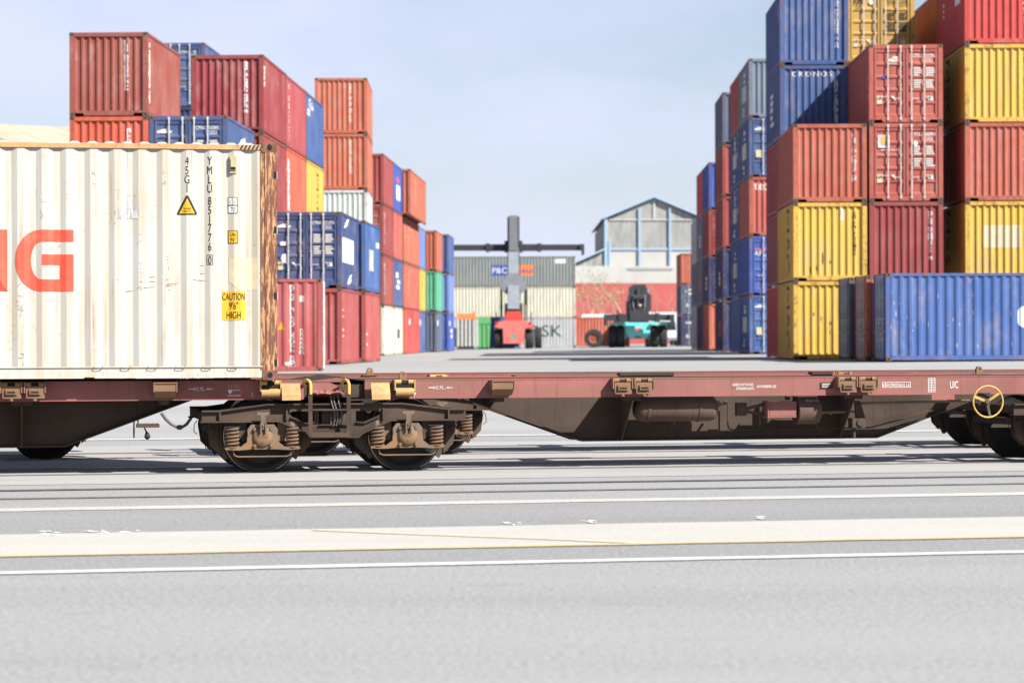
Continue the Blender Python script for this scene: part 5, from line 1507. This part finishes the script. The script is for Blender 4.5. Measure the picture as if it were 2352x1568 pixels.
Da = stack(928, 142.6, 'R', PHI_L, 0, [
    (0, RED, 'front', 'bright red container at ground level beyond the pale green one'),
    (1, ORG, 'front', 'brick orange container above the bright red one'),
    (2, TERR, 'front', 'light orange container third from the ground above the brick orange one'),
    ], L=12.192)
Dt = stack(944, 142.0, 'R', PHI_L, 0, [(3, TERR, 'front', 'light orange container on top, last high one of the left row')], L=12.192)
Db = stack(962, 155.2, 'R', PHI_L, 0, [
    (0, BLU, 'front', 'blue container at ground level beyond the bright red one'),
    (1, YEL, 'front', 'far yellow container with dark lettering above a blue one'),
    (2, PERI, 'front', 'cornflower blue container above the far yellow one')])
Ea = stack(1003, 162.0, 'R', PHI_L, 0, [
    (0, SLATE, 'front', 'slate blue container at ground level near the end of the left row'),
    (1, TEAL, 'front', 'mint green container near the end of the left row'),
    (2, TERR, 'front', 'orange container on the mint green one')])
Eb = stack(1003, 162.0, 'R', PHI_L, 1, [
    (0, SKYB, 'front', 'blue container with white marks, last on the ground in the left row'),
    (1, PERI, 'front', 'periwinkle container, last in the left row, second from the ground'),
    (2, BLU, 'front', 'blue container, last in the left row, beside the orange one on top')], dx=0.40)
vmarks(La[3], 0.55, 2.35, 14, 71); vmarks(La[2], 0.62, 2.30, 13, 72); vmarks(Lc[3], 0.62, 2.36, 14, 73)
vmarks(W[4], 0.45, 2.3, 13, 74, 'worn_white'); vmarks(W[3], 0.45, 2.3, 13, 75, 'worn_white'); vmarks(Dt[3], 0.4, 2.2, 12, 76, 'worn_white'); vmarks(Ca[3], 0.45, 2.3, 13, 77, 'worn_white')
vmarks(La[3], -2.55, 2.3, 13, 78, 'white', 'right', size=0.16, step=0.13); vmarks(Lc[3], -2.55, 2.25, 4, 79, 'worn_white', 'right', size=0.2, step=0.14)
vword(Ld[3], 'C CRONOS', -2.0, 2.35, 0.22, 0.28, 'right', 'worn_white')
vmarks(Ld[2], -2.2, 2.2, 9, 81, 'white', 'right', size=0.3, step=0.2); vmarks(Bs[0], -2.3, 1.9, 6, 82, 'white', 'right', size=0.3, step=0.22); vmarks(A[0], -2.3, 1.9, 6, 83, 'worn_white', 'right', size=0.3, step=0.22)
for t in (Ca[1], Ca[2], Da[1], Da[2], Dt[3]): vmarks(t, -2.4, 2.2, 9, 84, 'worn_white', 'right', size=0.28, step=0.18, B=B20 if t in (Ca[1], Ca[2]) else B40)
door_print(Lb[2], ('CMAU', '165845', '6'), seed=9); door_print(A[1], ('CMAU', '211374', '1'), seed=10); door_print(Lt[4], ('CMAU', '20', None), seed=11, small=False)
for t in (Lb[2], A[1]):
    F = Flat(); F.poly([(-0.98, 2.06), (-0.55, 2.06), (-0.50, 2.12), (-0.75, 2.14), (-0.60, 2.19), (-0.8, 2.18), (-0.97, 2.12)]); fit_print(t, B20, 'door', F, M['white'], 'emblem')
F = Flat(); F.disc(-0.72, 1.02, 0.13, 0.15); F.rect(-0.88, -0.58, 1.45, 1.58); fit_print(A[1], B20, 'door', F, M['white'], 'door_sticker')
F = Flat(); F.rect(-2.4, 1.3, 0.9, 1.75); fit_print(A[1], B20, 'right', F, M['white'], 'side_panel')
F = Flat(); F.poly([(-2.0, 2.05), (-0.9, 2.2), (-0.3, 2.45), (-0.9, 2.42), (-1.6, 2.25)]); F.poly([(-0.9, 0.15), (0.2, 0.22), (0.6, 0.55), (-0.2, 0.45)]); fit_print(A[1], B20, 'right', F, M['white'], 'emblem')
F = Flat(); F.poly([(-1.4, 1.6), (0.2, 2.1), (1.0, 2.2), (0.8, 1.95), (-0.9, 1.4)]); fit_print(Lb[2], B20, 'right', F, M['white'], 'emblem')
F = Flat(); F.rect(-1.4, 0.4, 0.8, 1.6); fit_print(Bs[1], B20, 'right', F, M['patch_grey'], 'side_panel'); F = Flat(); F.rect(1.6, 2.6, 1.75, 1.95); fit_print(Bs[1], B20, 'right', F, M['white'], 'emblem')
side_letters(Le[3], [('CMA', -1.2, 2.05, 0.42, 0)], 'right'); blobs(Le[3], 'right', -2.0, 1.75, 1.2, 0.3, 90, n=2)
side_letters(Le[2], [('MSC', 0.6, 1.3, 0.75, -90)], 'right', 'black'); side_letters(Db[1], [('MSC', 0.0, 1.3, 0.75, -90)], 'right', 'black')
F = Flat(); F.rect(-0.9, 1.5, 0.7, 1.5); fit_print(Cb[3], B20, 'right', F, M['white'], 'side_panel'); F = Flat(); F.disc(0.0, 1.8, 0.7, 0.14); fit_print(Cb[3], B20, 'right', F, M['letter_red'], 'emblem')
F = Flat(); F.rect(-1.0, 1.0, 1.0, 1.2); F.rect(-0.6, 1.2, 1.3, 1.5); F.rect(-1.4, 0.2, 1.6, 1.9); fit_print(Cb[1], B20, 'right', F, M['white'], 'emblem')
F = Flat(); F.rect(-0.6, 1.0, 0.9, 1.4); fit_print(Cb[0], B20, 'right', F, M['letter_navy'], 'emblem')
for t in (Ea[0], Eb[0], Db[0], Da[0]): blobs(t, 'right', -1.6, 1.7, 1.2, 0.4, 95, 'worn_white', n=1, B=B20 if t is not Da[0] else B40)
blobs(Eb[0], 'right', 0.2, 0.9, 1.4, 0.7, 97, n=2)

# ---- the nearest red container on the left, side-on
ne = side_on(741, 70.3, col(196, 92, 94), 'nearest rose red container on the left, behind the joint of the wagon', 3.2, left=False, near='doors', B=B20)
# ground is still rising here: seat it by its near corner
ne.location.z = Z_at(741, 640, 70.3) - 2.591
xo = lambda px: X_at(px, 70.3) - X_at(741, 70.3) + B20.L / 2
vmarks(ne, xo(671), 2.42, 17, 110, 'white', 'left', size=0.13, step=0.125); vmarks(ne, xo(693), 1.2, 6, 111, 'worn_white', 'left', size=0.11, step=0.12)
F = Flat(); F.poly([(xo(639), 1.18), (xo(651) + 0.03, 1.18), (xo(646), 1.42)]); fit_print(ne, B20, 'left', F, M['signal_yellow'], 'warning_sticker')
F = Flat(); F.rect(xo(688), xo(699), 1.95, 2.12); fit_print(ne, B20, 'left', F, M['worn_white'], 'code_plate')
F = Flat(); F.rect(xo(655), xo(672), 0.2, 0.27); F.rect(xo(660), xo(680), 0.10, 0.17); fit_print(ne, B20, 'left', F, M['white'], 'stickers')

# ---- the far wall of long containers across the lane
def far_wall(tier, color, label, dz=0.0):
    a = X_at(1322, 215); c = Vector((a - B40.L / 2, 215 + CW / 2, 0)); c.z = ground_z(c.x, c.y) + 0.012 + tier * STEP
    return container(color, label, c, math.pi / 2, B40, 'doors', lod=1, group='long containers across the end of the lane')
f0 = far_wall(0, col(206, 212, 214), 'pale grey far container with dark capitals, on the ground behind the red machine')
f1 = far_wall(1, CREAM, 'cream white far container in the middle of the pile behind the red machine')
f2 = far_wall(2, col(142, 152, 152), 'grey far container with blue and orange panels on top behind the red machine')
xw = lambda px: X_at(px, 215) - (X_at(1322, 215) - B40.L / 2)
word(f0, 'MAERSK', xw(1282) - 2.55, 0.95, 1.0, 'left', 1.12, 'letter_navy', B40)
F = Flat(); F.rect(xw(1128), xw(1170), 0.95, 1.85); fit_print(f2, B40, 'left', F, M['label_blue'], 'panel')
F = Flat(); F.rect(xw(1183), xw(1226), 0.95, 1.85); fit_print(f2, B40, 'left', F, M['label_orange'], 'panel')
F = Flat(); F.text('P&O', xw(1149), 1.15, 0.5, 1.0); F.build('lettering', M['white'], f2, lambda x, y: Vector((-CW / 2 + 0.008, -x, y)))
F = Flat(); F.text('Nedlloyd', xw(1204.5), 1.2, 0.36, 0.8); F.build('lettering', M['label_blue'], f2, lambda x, y: Vector((-CW / 2 + 0.008, -x, y)))
F = Flat(); F.rect(xw(1275), xw(1300), 2.0, 2.35); fit_print(f2, B40, 'left', F, M['white'], 'panel')

# ------------------------------------------------------------------ the hall at the end of the yard
def hall():
    Y = 300.0
    X = lambda px: X_at(px, Y)
    Zp = lambda px, py: Z_at(px, py, Y)
    gz = ground_z(10, Y)
    base = Vector((X(1503), Y, gz))
    t = thing('warehouse', 'pale gabled hall with grey upper walls, light blue steel posts and a red lower wall', 'building', base)
    def P(px, py): return (X(px) - base.x, Zp(px, py) - base.z)
    def wall(name, pts, mat, y0, y1):
        b = MB(); b.prism([P(*p) for p in pts], 'y', y0, y1); return b.build(name, mat, t)
    wall('red_wall', [(1290, 800), (1720, 800), (1720, 651), (1290, 651)], M['bld_red'], -0.5, 0.0)
    wall('white_wall', [(1290, 650.5), (1720, 650.5), (1720, 611), (1290, 611)], M['bld_white'], -0.4, 0.0)
    wall('parapet', [(1440, 616), (1545, 616), (1545, 621), (1440, 621)], M['bld_grey'], -0.46, -0.4)
    wall('clerestory_wall', [(1396, 611), (1612, 611), (1612, 574), (1396, 574)], M['bld_white'], 0.0, 0.4)
    wall('gable_wall', [(1396, 573.5), (1612, 573.5), (1612, 506), (1396, 506)], M['bld_grey'], 0.0, 0.4)
    wall('gable_wall', [(1396, 505.5), (1612, 505.5), (1503, 455)], M['bld_grey'], 0.0, 0.4)
    wall('aisle_wall', [(1300, 611), (1388, 611), (1388, 578), (1300, 618)], M['bld_grey'], 0.0, 0.4)
    wall('tie_beam', [(1400, 506.5), (1608, 506.5), (1608, 503), (1400, 503)], M['bld_white'], -0.12, 0.0)
    wall('blue_beam', [(1401, 574.5), (1612, 574.5), (1612, 570), (1401, 570)], M['bld_blue'], -0.14, 0.0)
    wall('king_post', [(1501, 503), (1506, 503), (1506, 458), (1501, 458)], M['bld_white'], -0.13, 0.0)
    for (x0, x1, y0, y1) in ((1389, 1396, 502, 611), (1467, 1472, 478, 611), (1537, 1541.5, 478, 611)):
        wall('blue_post', [(x0, y1), (x1, y1), (x1, y0), (x0, y0)], M['bld_blue'], -0.25, 0.0)
    wall('blue_post', [(1398, 611), (1403, 611), (1403, 553), (1398, 553)], M['bld_blue'], -0.2, 0.0)
    for pts in ([(1384, 504), (1503, 454), (1503, 450), (1384, 500)], [(1503, 454), (1622, 504), (1622, 500), (1503, 450)], [(1290, 619), (1388, 575), (1388, 571), (1290, 615)]):
        wall('roof_edge', pts, M['bld_blue'], -0.5, 0.2)
    for pts in ([(1384, 504), (1503, 454), (1503, 451), (1384, 501)], [(1503, 454), (1622, 504), (1622, 501), (1503, 451)], [(1290, 619), (1388, 575), (1388, 572), (1290, 616)]):
        wall('roof', pts, M['bld_grey'], 0.2, 40.0)
    b = MB(); (x0, z0), (x1, z1) = P(1292, 800), P(1718, 505); b.box(x0, x1, 39.0, 39.5, z0, P(0, 612)[1]); b.build('rear_wall', M['bld_grey'], t)
    for sx in (1396, 1612):
        b = MB(); x, z = P(sx, 611); b.box(x - 0.2, x + 0.2, 0.4, 39, z, P(sx, 506)[1]); b.build('side_wall', M['bld_grey'], t)
    # two low windows in the red wall's white band
    return t
hall()

# a beige roof with a brick gable behind the brown container, at the left edge
Y = 118.0
p = lambda px, py: (X_at(px, Y), Z_at(px, py, Y))
gx = X_at(-60, Y)
t = thing('shed', 'low building with a beige sloping roof and brick gable at the left picture edge', 'building', (gx, Y, ground_z(gx, Y)))
def loc(q): return (q[0] - gx, q[1] - t.location.z)
b = MB(); b.prism([loc(p(-420, 470)), loc(p(-100, 300)), loc(p(30, 336)), loc(p(30, 780)), loc(p(-420, 780))], 'y', 0.0, 0.3); b.build('brick_gable', M['brick'], t)
b = MB(); n = len(b.v)
A0, A1 = loc(p(-75, 284)), loc(p(185, 390))
b.v += [(A0[0], -0.5, A0[1]), (A1[0], -0.5, A1[1]), (A1[0], -0.5, A1[1] - 0.25), (A0[0], -0.5, A0[1] - 0.25), (A0[0] + 2.5, 30, A0[1] + 2.2), (A1[0] + 2.5, 30, A1[1] + 2.2), (A1[0] + 2.5, 30, A1[1] + 1.95), (A0[0] + 2.5, 30, A0[1] + 1.95)]
for q in ((0, 1, 2, 3), (4, 5, 6, 7), (0, 1, 5, 4), (1, 2, 6, 5), (2, 3, 7, 6), (3, 0, 4, 7)): b.face(q)
b.build('roof', M['roof_beige'], t)
b = MB(); b.box(loc(p(30, 0))[0] - 0.3, loc(p(30, 0))[0], 0.31, 29, -0.2, loc(p(30, 345))[1]); b.build('side_wall', M['brick'], t)

# ------------------------------------------------------------------ bare trees before the hall
def tree(label, px, Y, h, seed, leafy=False):
    x = X_at(px, Y); t = thing('tree', label, 'tree', (x, Y, ground_z(x, Y) - 0.05), 0, 'trees before the red hall')
    rn = random.Random(seed); tr, tw, lf = MB(), MB(), MB(); tips = []
    def grow(p, d, L, r, n):
        pts, rs = [p], [r]; q = p.copy(); dd = d.copy()
        for i in range(4):
            dd = (dd + Vector((rn.uniform(-.2, .2), rn.uniform(-.2, .2), rn.uniform(-.02, .2)))).normalized()
            q = q + dd * L / 4; pts.append(q.copy()); rs.append(r * (1 - 0.14 * (i + 1)))
        (tr if n > 3 else tw).tube(pts, rs, 6 if n > 3 else 4, caps=False)
        if n == 0: tips.append(q); return
        for k in range(rn.choice((2, 3, 3))):
            a = rn.uniform(0, 6.28); s = rn.uniform(0.45, 0.95)
            nd = (dd + Vector((math.cos(a) * s, math.sin(a) * s, rn.uniform(0, .25)))).normalized()
            grow(pts[rn.choice((2, 3, 4))], nd, L * rn.uniform(0.62, 0.82), rs[-1] * 0.90, n - 1)
    grow(Vector((0, 0, 0)), Vector((0, 0, 1)), h * 0.30, 0.26, 5)
    tr.build('trunk', M['bark'], t, True); tw.build('crown', M['twig'], t)
    for q in tips:
        for k in range(7 if leafy else 0):
            c = q + Vector((rn.gauss(0, .45), rn.gauss(0, .45), rn.gauss(0, .4))); s = rn.uniform(.03, .06)
            a = Vector((rn.uniform(-1, 1), rn.uniform(-1, 1), rn.uniform(-1, 1))).normalized() * s; bb = a.cross(Vector((rn.uniform(-1, 1), 1, rn.uniform(-1, 1)))).normalized() * s
            lf.poly([c - a - bb, c + a - bb, c + a + bb, c - a + bb])
    if leafy: lf.build('leaves', M['leaf'], t)
tree('thin bare tree before the red hall, left of the teal machine', 1430, 262, 11, 11)
tree('thin bare tree before the red hall, right above the teal machine', 1516, 266, 10.5, 23)
tree('small tree with first green leaves at the right end of the far pile', 1346, 258, 9.0, 37, True)
tree('bare tree behind the tyre against the red wall', 1388, 264, 8, 41)

# ------------------------------------------------------------------ machines
def wheel_part(parent, name, c, r, w, rim, axis='x'):
    b = MB()
    b.lathe([(r * 0.55, -w / 2), (r * 0.93, -w / 2), (r, -w * 0.36), (r, w * 0.36), (r * 0.93, w / 2), (r * 0.55, w / 2)], c, axis, 28)
    for i in range(20):                            # tread bars
        a = 2 * math.pi * i / 20
        p0 = (c[0] - w * 0.34, c[1] + r * math.cos(a), c[2] + r * math.sin(a)); p1 = (c[0] + w * 0.34, c[1] + r * math.cos(a + .12), c[2] + r * math.sin(a + .12))
        if axis == 'y': p0, p1 = (c[0] + r * math.cos(a), c[1] - w * .34, c[2] + r * math.sin(a)), (c[0] + r * math.cos(a + .12), c[1] + w * .34, c[2] + r * math.sin(a + .12))
        b.bar(p0, p1, 0.05, 0.05)
    o = b.build(name, M['tyre'], parent, True)
    b = MB(); b.lathe([(0, -w * 0.30), (r * 0.18, -w * 0.32), (r * 0.22, -w * 0.2), (r * 0.45, -w * 0.22), (r * 0.57, -w * 0.46), (r * 0.57, w * 0.46), (r * 0.45, w * 0.22), (0, w * 0.25)], c, axis, 20)
    b.build('rim', rim, o, True)
    return o
def spreader(t, y, z, half, beam_mat, tilt=0.0, inner=2.2):
    s = bpy.data.objects.new('spreader', None); COL.objects.link(s); s.parent = t; s.location = (0, y, z)
    b = MB(); b.box(-inner, inner, -0.45, 0.45, -0.28, 0.28); b.box(-0.75, 0.75, -0.6, 0.6, -0.40, 0.55); b.box(-inner - 0.1, -inner + 0.2, -0.5, 0.5, -0.35, 0.35); b.box(inner - 0.2, inner + 0.1, -0.5, 0.5, -0.35, 0.35); b.build('main_beam', beam_mat, s)
    for k in (-1, 1):
        b = MB(); x0, x1 = sorted((k * (inner + 0.1), k * half)); b.box(x0, x1, -0.36, 0.36, -0.24, 0.25); b.build('telescopic_arm', beam_mat, s)
        b = MB(); x0, x1 = sorted((k * half, k * (half - 0.35))); b.box(x0, x1, -1.2, 1.2, -0.24, 0.24); b.build('end_beam', beam_mat, s)
        for q in (-1, 1):
            b = MB(); b.box(*sorted((k * half, k * (half - 0.16))), *sorted((q * 1.2, q * 1.03)), -0.62, -0.24); b.build('twistlock', beam_mat, s)
    return s

# red reach stacker seen from behind, boom raised
Y = 205.0; x = X_at(1180, Y)
t = thing('reach_stacker', 'red reach stacker seen from behind with its grey boom raised', 'reach stacker', (x, Y, ground_z(x, Y)), 0.0)
for k in (-1, 1):
    wheel_part(t, 'tyre', (k * 1.22, -2.4, 0.78), 0.78, 0.62, M['rim_grey'])
    for dx in (1.35, 2.02): wheel_part(t, 'tyre', (k * dx, 3.3, 0.86), 0.86, 0.60, M['rim_grey'])
b = MB(); b.prism([(-0.82, 0.42), (0.82, 0.42), (0.88, 1.62), (1.5, 1.72), (1.5, 2.05), (0.9, 2.25), (-0.9, 2.25), (-1.5, 2.05), (-1.5, 1.72), (-0.88, 1.62)], 'y', -3.4, -2.0); b.build('counterweight', M['mach_pink'], t)
b = MB(); b.box(-0.9, 0.9, -2.0, 4.2, 0.75, 1.75); b.box(-1.5, 1.5, -2.0, 3.0, 1.72, 2.0); b.build('chassis', M['mach_red'], t)
for k in (-1, 1):
    b = MB(); b.prism([(k * 0.92, 1.55), (k * 1.58, 1.55), (k * 1.58, 1.70), (k * 0.92, 1.80)], 'y', -3.3, -1.5); b.build('mudguard', M['mach_pink'], t)
    b = MB(); b.box(k * 1.36 - 0.1, k * 1.36 + 0.1, -3.46, -3.4, 1.98, 2.14); b.build('rear_lamp', M['lamp_red'], t)
b = MB(); b.poly([(-0.24, -3.406, 0.75), (0.0, -3.406, 0.6), (0.24, -3.406, 0.75), (0.24, -3.406, 1.2), (-0.24, -3.406, 1.2)]); b.build('rear_plate', M['rim_grey'], t)
b = MB(); b.box(-0.72, 0.72, -1.9, 0.1, 2.0, 3.65); c = b.build('cab', M['mach_dark'], t)
b = MB(); b.box(-0.62, 0.62, -1.92, -1.9, 2.75, 3.5); b.build('rear_window', M['glass'], c)
b = MB(); b.prism([(-0.75, 2.2), (0.75, 2.2), (0.55, 3.0), (-0.55, 3.0)], 'y', -2.3, -1.95); b.build('engine_hood', M['mach_red'], t)
def boom_seg(name, w0, w1, ya, za, yb, zb, hgt, mat):
    b = MB(); n = len(b.v)
    for (w, yy, zz) in ((w0, ya, za), (w1, yb, zb)):
        b.v += [(-w / 2, yy - 0.1, zz), (w / 2, yy - 0.1, zz), (w / 2, yy + hgt, zz - 0.3), (-w / 2, yy + hgt, zz - 0.3)]
    for q in ((0, 1, 2, 3), (4, 5, 6, 7), (0, 1, 5, 4), (1, 2, 6, 5), (2, 3, 7, 6), (3, 0, 4, 7)): b.face(q)
    return b.build(name, mat, t)
boom_seg('boom', 0.95, 0.82, -2.2, 3.2, 2.2, 8.2, 0.9, M['mach_grey'])
boom_seg('boom_extension', 0.74, 0.70, 1.9, 8.0, 4.3, 11.0, 0.7, M['mach_mid'])
b = MB(); b.prism([(-0.42, 4.3), (-1.0, 4.75), (-1.0, 5.2), (-0.42, 6.1), (0.42, 6.1), (1.0, 5.2), (1.0, 4.75), (0.42, 4.3)], 'y', -0.6, 0.3); b.build('cylinder_yoke', M['mach_grey'], t)
for k in (-1, 1):
    b = MB(); b.tube([(k * 1.0, 1.6, 1.9), (k * 1.0, 0.0, 4.9)], 0.11, 10); b.build('lift_cylinder', M['mach_dark'], t, True)
b = MB(); b.box(-0.5, 0.5, 4.2, 5.2, 8.6, 10.9); b.build('boom_head', M['mach_dark'], t)
for k in (-1, 1):
    b = MB(); b.tube([(k * 1.42, -2.0, 2.0), (k * 1.42, -2.0, 2.95), (k * 1.42, 0.8, 2.95), (k * 1.42, 0.8, 2.0)], 0.03, 6); b.build('handrail', M['mach_dark'], t)
    b = MB(); b.box(k * 1.0 - 0.12, k * 1.0 + 0.12, -0.2, 0.0, 3.2, 3.6); b.build('mirror', M['mach_dark'], t)
    b = MB(); b.tube([(k * 0.46, -1.6, 3.8), (k * 0.5, 0.6, 6.2), (k * 0.44, 2.2, 8.1)], 0.05, 6); b.build('hydraulic_hose', M['mach_dark'], t)
b = MB(); b.tube([(0.95, -1.4, 2.0), (0.95, -1.4, 3.5)], 0.09, 8); b.build('exhaust_pipe', M['rim_grey'], t)
spreader(t, 4.7, 8.35, 5.85, M['mach_dark'])

# teal reach stacker facing the camera, spreader lowered
Y = 203.0; x = X_at(1461, Y)
t = thing('reach_stacker', 'teal reach stacker facing the lane with its black spreader lowered in front', 'reach stacker', (x, Y, ground_z(x, Y)), math.pi)
for k in (-1, 1):
    for dx in (1.35, 2.02): wheel_part(t, 'tyre', (k * dx, 2.6, 0.86), 0.86, 0.60, M['rim_grey'])
    wheel_part(t, 'tyre', (k * 1.22, -3.2, 0.78), 0.78, 0.62, M['rim_grey'])
    b = MB(); b.box(*sorted((k * 1.0, k * 2.3)), 1.7, 3.5, 1.78, 1.95); b.build('mudguard', M['mach_teal'], t)
    b = MB(); b.box(k * 0.72 - 0.22, k * 0.72 + 0.22, 2.9, 3.02, 1.98, 2.25); b.build('headlamp', M['lamp_white'], t)
b = MB(); b.prism([(-0.95, 1.75), (0.95, 1.75), (0.95, 1.05), (0.7, 0.75), (0.35, 0.75), (0.2, 0.9), (-0.2, 0.9), (-0.35, 0.75), (-0.7, 0.75), (-0.95, 1.05)], 'y', 2.3, 3.2); b.build('front_frame', M['mach_teal'], t)
b = MB(); b.box(-0.9, 0.9, -4.0, 2.3, 0.7, 1.8); b.box(-1.5, 1.5, -4.4, 1.6, 1.75, 2.0); b.build('chassis', M['mach_teal'], t)
b = MB(); b.box(-0.25, 0.25, 3.2, 3.24, 1.3, 1.55); b.build('number_plate', M['mach_pink'], t)
b = MB(); b.box(-0.75, 0.75, -1.6, 0.4, 2.0, 3.7); c = b.build('cab', M['mach_dark'], t)
b = MB(); b.box(-0.65, 0.65, 0.4, 0.42, 2.6, 3.55); b.build('windscreen', M['glass'], c)
b = MB(); n = 0
b.v += [(-0.5, -4.2, 3.3), (0.5, -4.2, 3.3), (0.5, -4.2, 4.2), (-0.5, -4.2, 4.2), (-0.42, 4.2, 3.6), (0.42, 4.2, 3.6), (0.42, 4.2, 4.5), (-0.42, 4.2, 4.5)]
for q in ((0, 1, 2, 3), (4, 5, 6, 7), (0, 1, 5, 4), (1, 2, 6, 5), (2, 3, 7, 6), (3, 0, 4, 7)): b.face(q)
b.build('boom', M['mach_dark'], t)
b = MB(); b.prism([(-0.95, 2.9), (0.7, 2.9), (0.78, 3.4), (0.72, 4.75), (0.4, 4.95), (-0.5, 4.95), (-0.62, 4.4), (-0.95, 4.1)], 'y', 4.1, 4.9)
b.tube([(-0.45, 4.95, 3.9), (0.45, 4.95, 3.9)], 0.25, 10); b.tube([(0.1, 4.98, 3.2), (0.1, 4.98, 4.6)], 0.12, 8); b.build('boom_head', M['mach_dark'], t)
for k in (-1, 1):
    b = MB(); b.tube([(k * 0.62, 4.6, 3.2), (k * 0.7, 4.6, 4.7)], 0.11, 8); b.build('damping_cylinder', M['mach_grey'], t, True)
b = MB(); b.box(-0.16, 0.16, 4.9, 5.0, 3.25, 3.4); b.build('work_lamp', M['lamp_white'], t)
for k in (-1, 1):
    b = MB(); b.tube([(k * 1.45, 1.5, 2.0), (k * 1.45, 1.5, 2.95), (k * 1.45, -2.5, 2.95), (k * 1.45, -2.5, 2.0)], 0.03, 6); b.build('handrail', M['mach_dark'], t)
    b = MB(); b.tube([(k * 0.35, 4.2, 4.4), (k * 0.5, 4.95, 4.1), (k * 0.45, 5.0, 3.2), (k * 0.3, 4.9, 2.8)], 0.045, 6); b.build('hydraulic_hose', M['mach_grey'], t)
spreader(t, 4.6, 2.35, 2.72, M['mach_dark'], inner=1.5)

# small things along the far edge
def P_(px, Y): return Vector((X_at(px, Y), Y, ground_z(X_at(px, Y), Y)))
c = container(ORG, 'orange red short container low at the foot of the red hall, behind a big tyre', P_(1367, 222) + Vector((0, 1.2, 0.012)), math.pi / 2, B20, 'doors', lod=1)
c.rotation_euler.z = math.pi / 2
q = P_(1364, 214)
t = thing('machine_wheel', 'big machine wheel leaning against the orange red short container', 'wheel', q)
wheel_part(t, 'tyre', (0, 0, 0.76), 0.76, 0.55, M['rim_red'], 'y')
# white truck behind the teal machine
q = P_(1530, 232)
t = thing('truck', 'white box truck parked behind the teal machine', 'truck', q)
b = MB(); b.box(-1.5, 1.05, 1.0, 7.0, 0.9, 3.1); b.build('box_body', M['truck_white'], t)
b = MB(); b.prism([(-1.0, 0.5), (1.0, 0.5), (1.0, 1.6), (0.9, 2.4), (-0.9, 2.4), (-1.0, 1.6)], 'y', -0.8, 0.9); cb = b.build('cab', M['truck_white'], t)
b = MB(); b.prism([(-0.85, 1.45), (0.85, 1.45), (0.78, 2.2), (-0.78, 2.2)], 'y', -0.83, -0.8); b.build('windscreen', M['glass'], cb)
b = MB(); b.box(-0.9, 0.9, -0.86, -0.8, 0.5, 0.75); b.build('bumper', M['mach_grey'], cb)
for (xx, yy) in ((-0.85, 0.0), (0.85, 0.0), (-0.85, 5.4), (0.85, 5.4)): wheel_part(t, 'wheel', (xx, yy, 0.48), 0.48, 0.28, M['rim_grey'])
# white site cabin roof seen over the orange red container
q = P_(1373, 240)
t = thing('site_cabin', 'white site cabin, its roof showing above the orange red short container', 'cabin', q)
b = MB(); b.prism([(-1.5, 0.05), (1.5, 0.05), (1.5, 2.75), (-1.5, 2.75)], 'y', 0, 5); b.build('wall', M['truck_white'], t)
b = MB(); b.prism([(-1.6, 2.75), (1.6, 2.75), (1.35, 3.05), (-1.45, 3.05)], 'y', -0.1, 5.1); b.build('roof', M['truck_white'], t)
b = MB(); b.box(-0.4, 0.4, -0.04, 0.0, 0.1, 2.1); b.build('door', M['mach_grey'], t)
# end frames stacked under an orange beam, a green skip and slivers of two more containers left of the red machine
q = P_(1074, 196)
t = thing('flat_rack', 'stack of pale folded flat racks under an orange beam, beside the green skip', 'flat rack', q)
for i, xx in enumerate((-0.72, -0.42, -0.12, 0.18, 0.50, 0.72)):
    b = MB(); b.box(xx - 0.09, xx + 0.09, 0.0, 0.35, 0.25, 2.35); b.build('end_post', M['bld_white'], t)
b = MB(); b.box(-0.8, 0.45, 0.02, 2.2, 2.36, 2.78); b.box(0.45, 0.6, 0.0, 2.2, 2.3, 2.95); b.build('top_beam', M['label_orange'], t)
b = MB(); b.box(-0.8, 0.45, 0.05, 2.2, 0.0, 0.25); b.build('base_beam', M['mach_dark'], t)
b = MB(); b.box(-0.8, 0.8, 0.36, 2.2, 0.25, 2.35); b.build('panel', M['rim_grey'], t)
q = P_(1110, 198)
t = thing('skip', 'green steel skip between the pale flat racks and the red machine', 'skip', q)
b = MB(); b.prism([(-0.45, 0.12), (0.45, 0.12), (0.52, 2.0), (-0.52, 2.0)], 'y', 0, 3.5); b.build('tub', M['skip_green'], t)
for xx in (-0.35, 0.0, 0.35):
    b = MB(); b.box(xx - 0.05, xx + 0.05, -0.07, 0.0, 0.2, 1.95); b.build('rib', M['skip_green'], t)
b = MB(); b.box(-0.55, 0.55, -0.05, 3.5, 2.0, 2.5); b.build('lid', M['skip_green'], t)
b = MB(); b.box(-0.4, 0.4, 0.1, 3.4, 0.0, 0.12); b.build('skid', M['mach_dark'], t)
stack(1126, 206.0, 'L', 0.0, 0, [(0, PERI, 'front', 'periwinkle container mostly hidden by the red machine, beside the green skip')], lod=1)
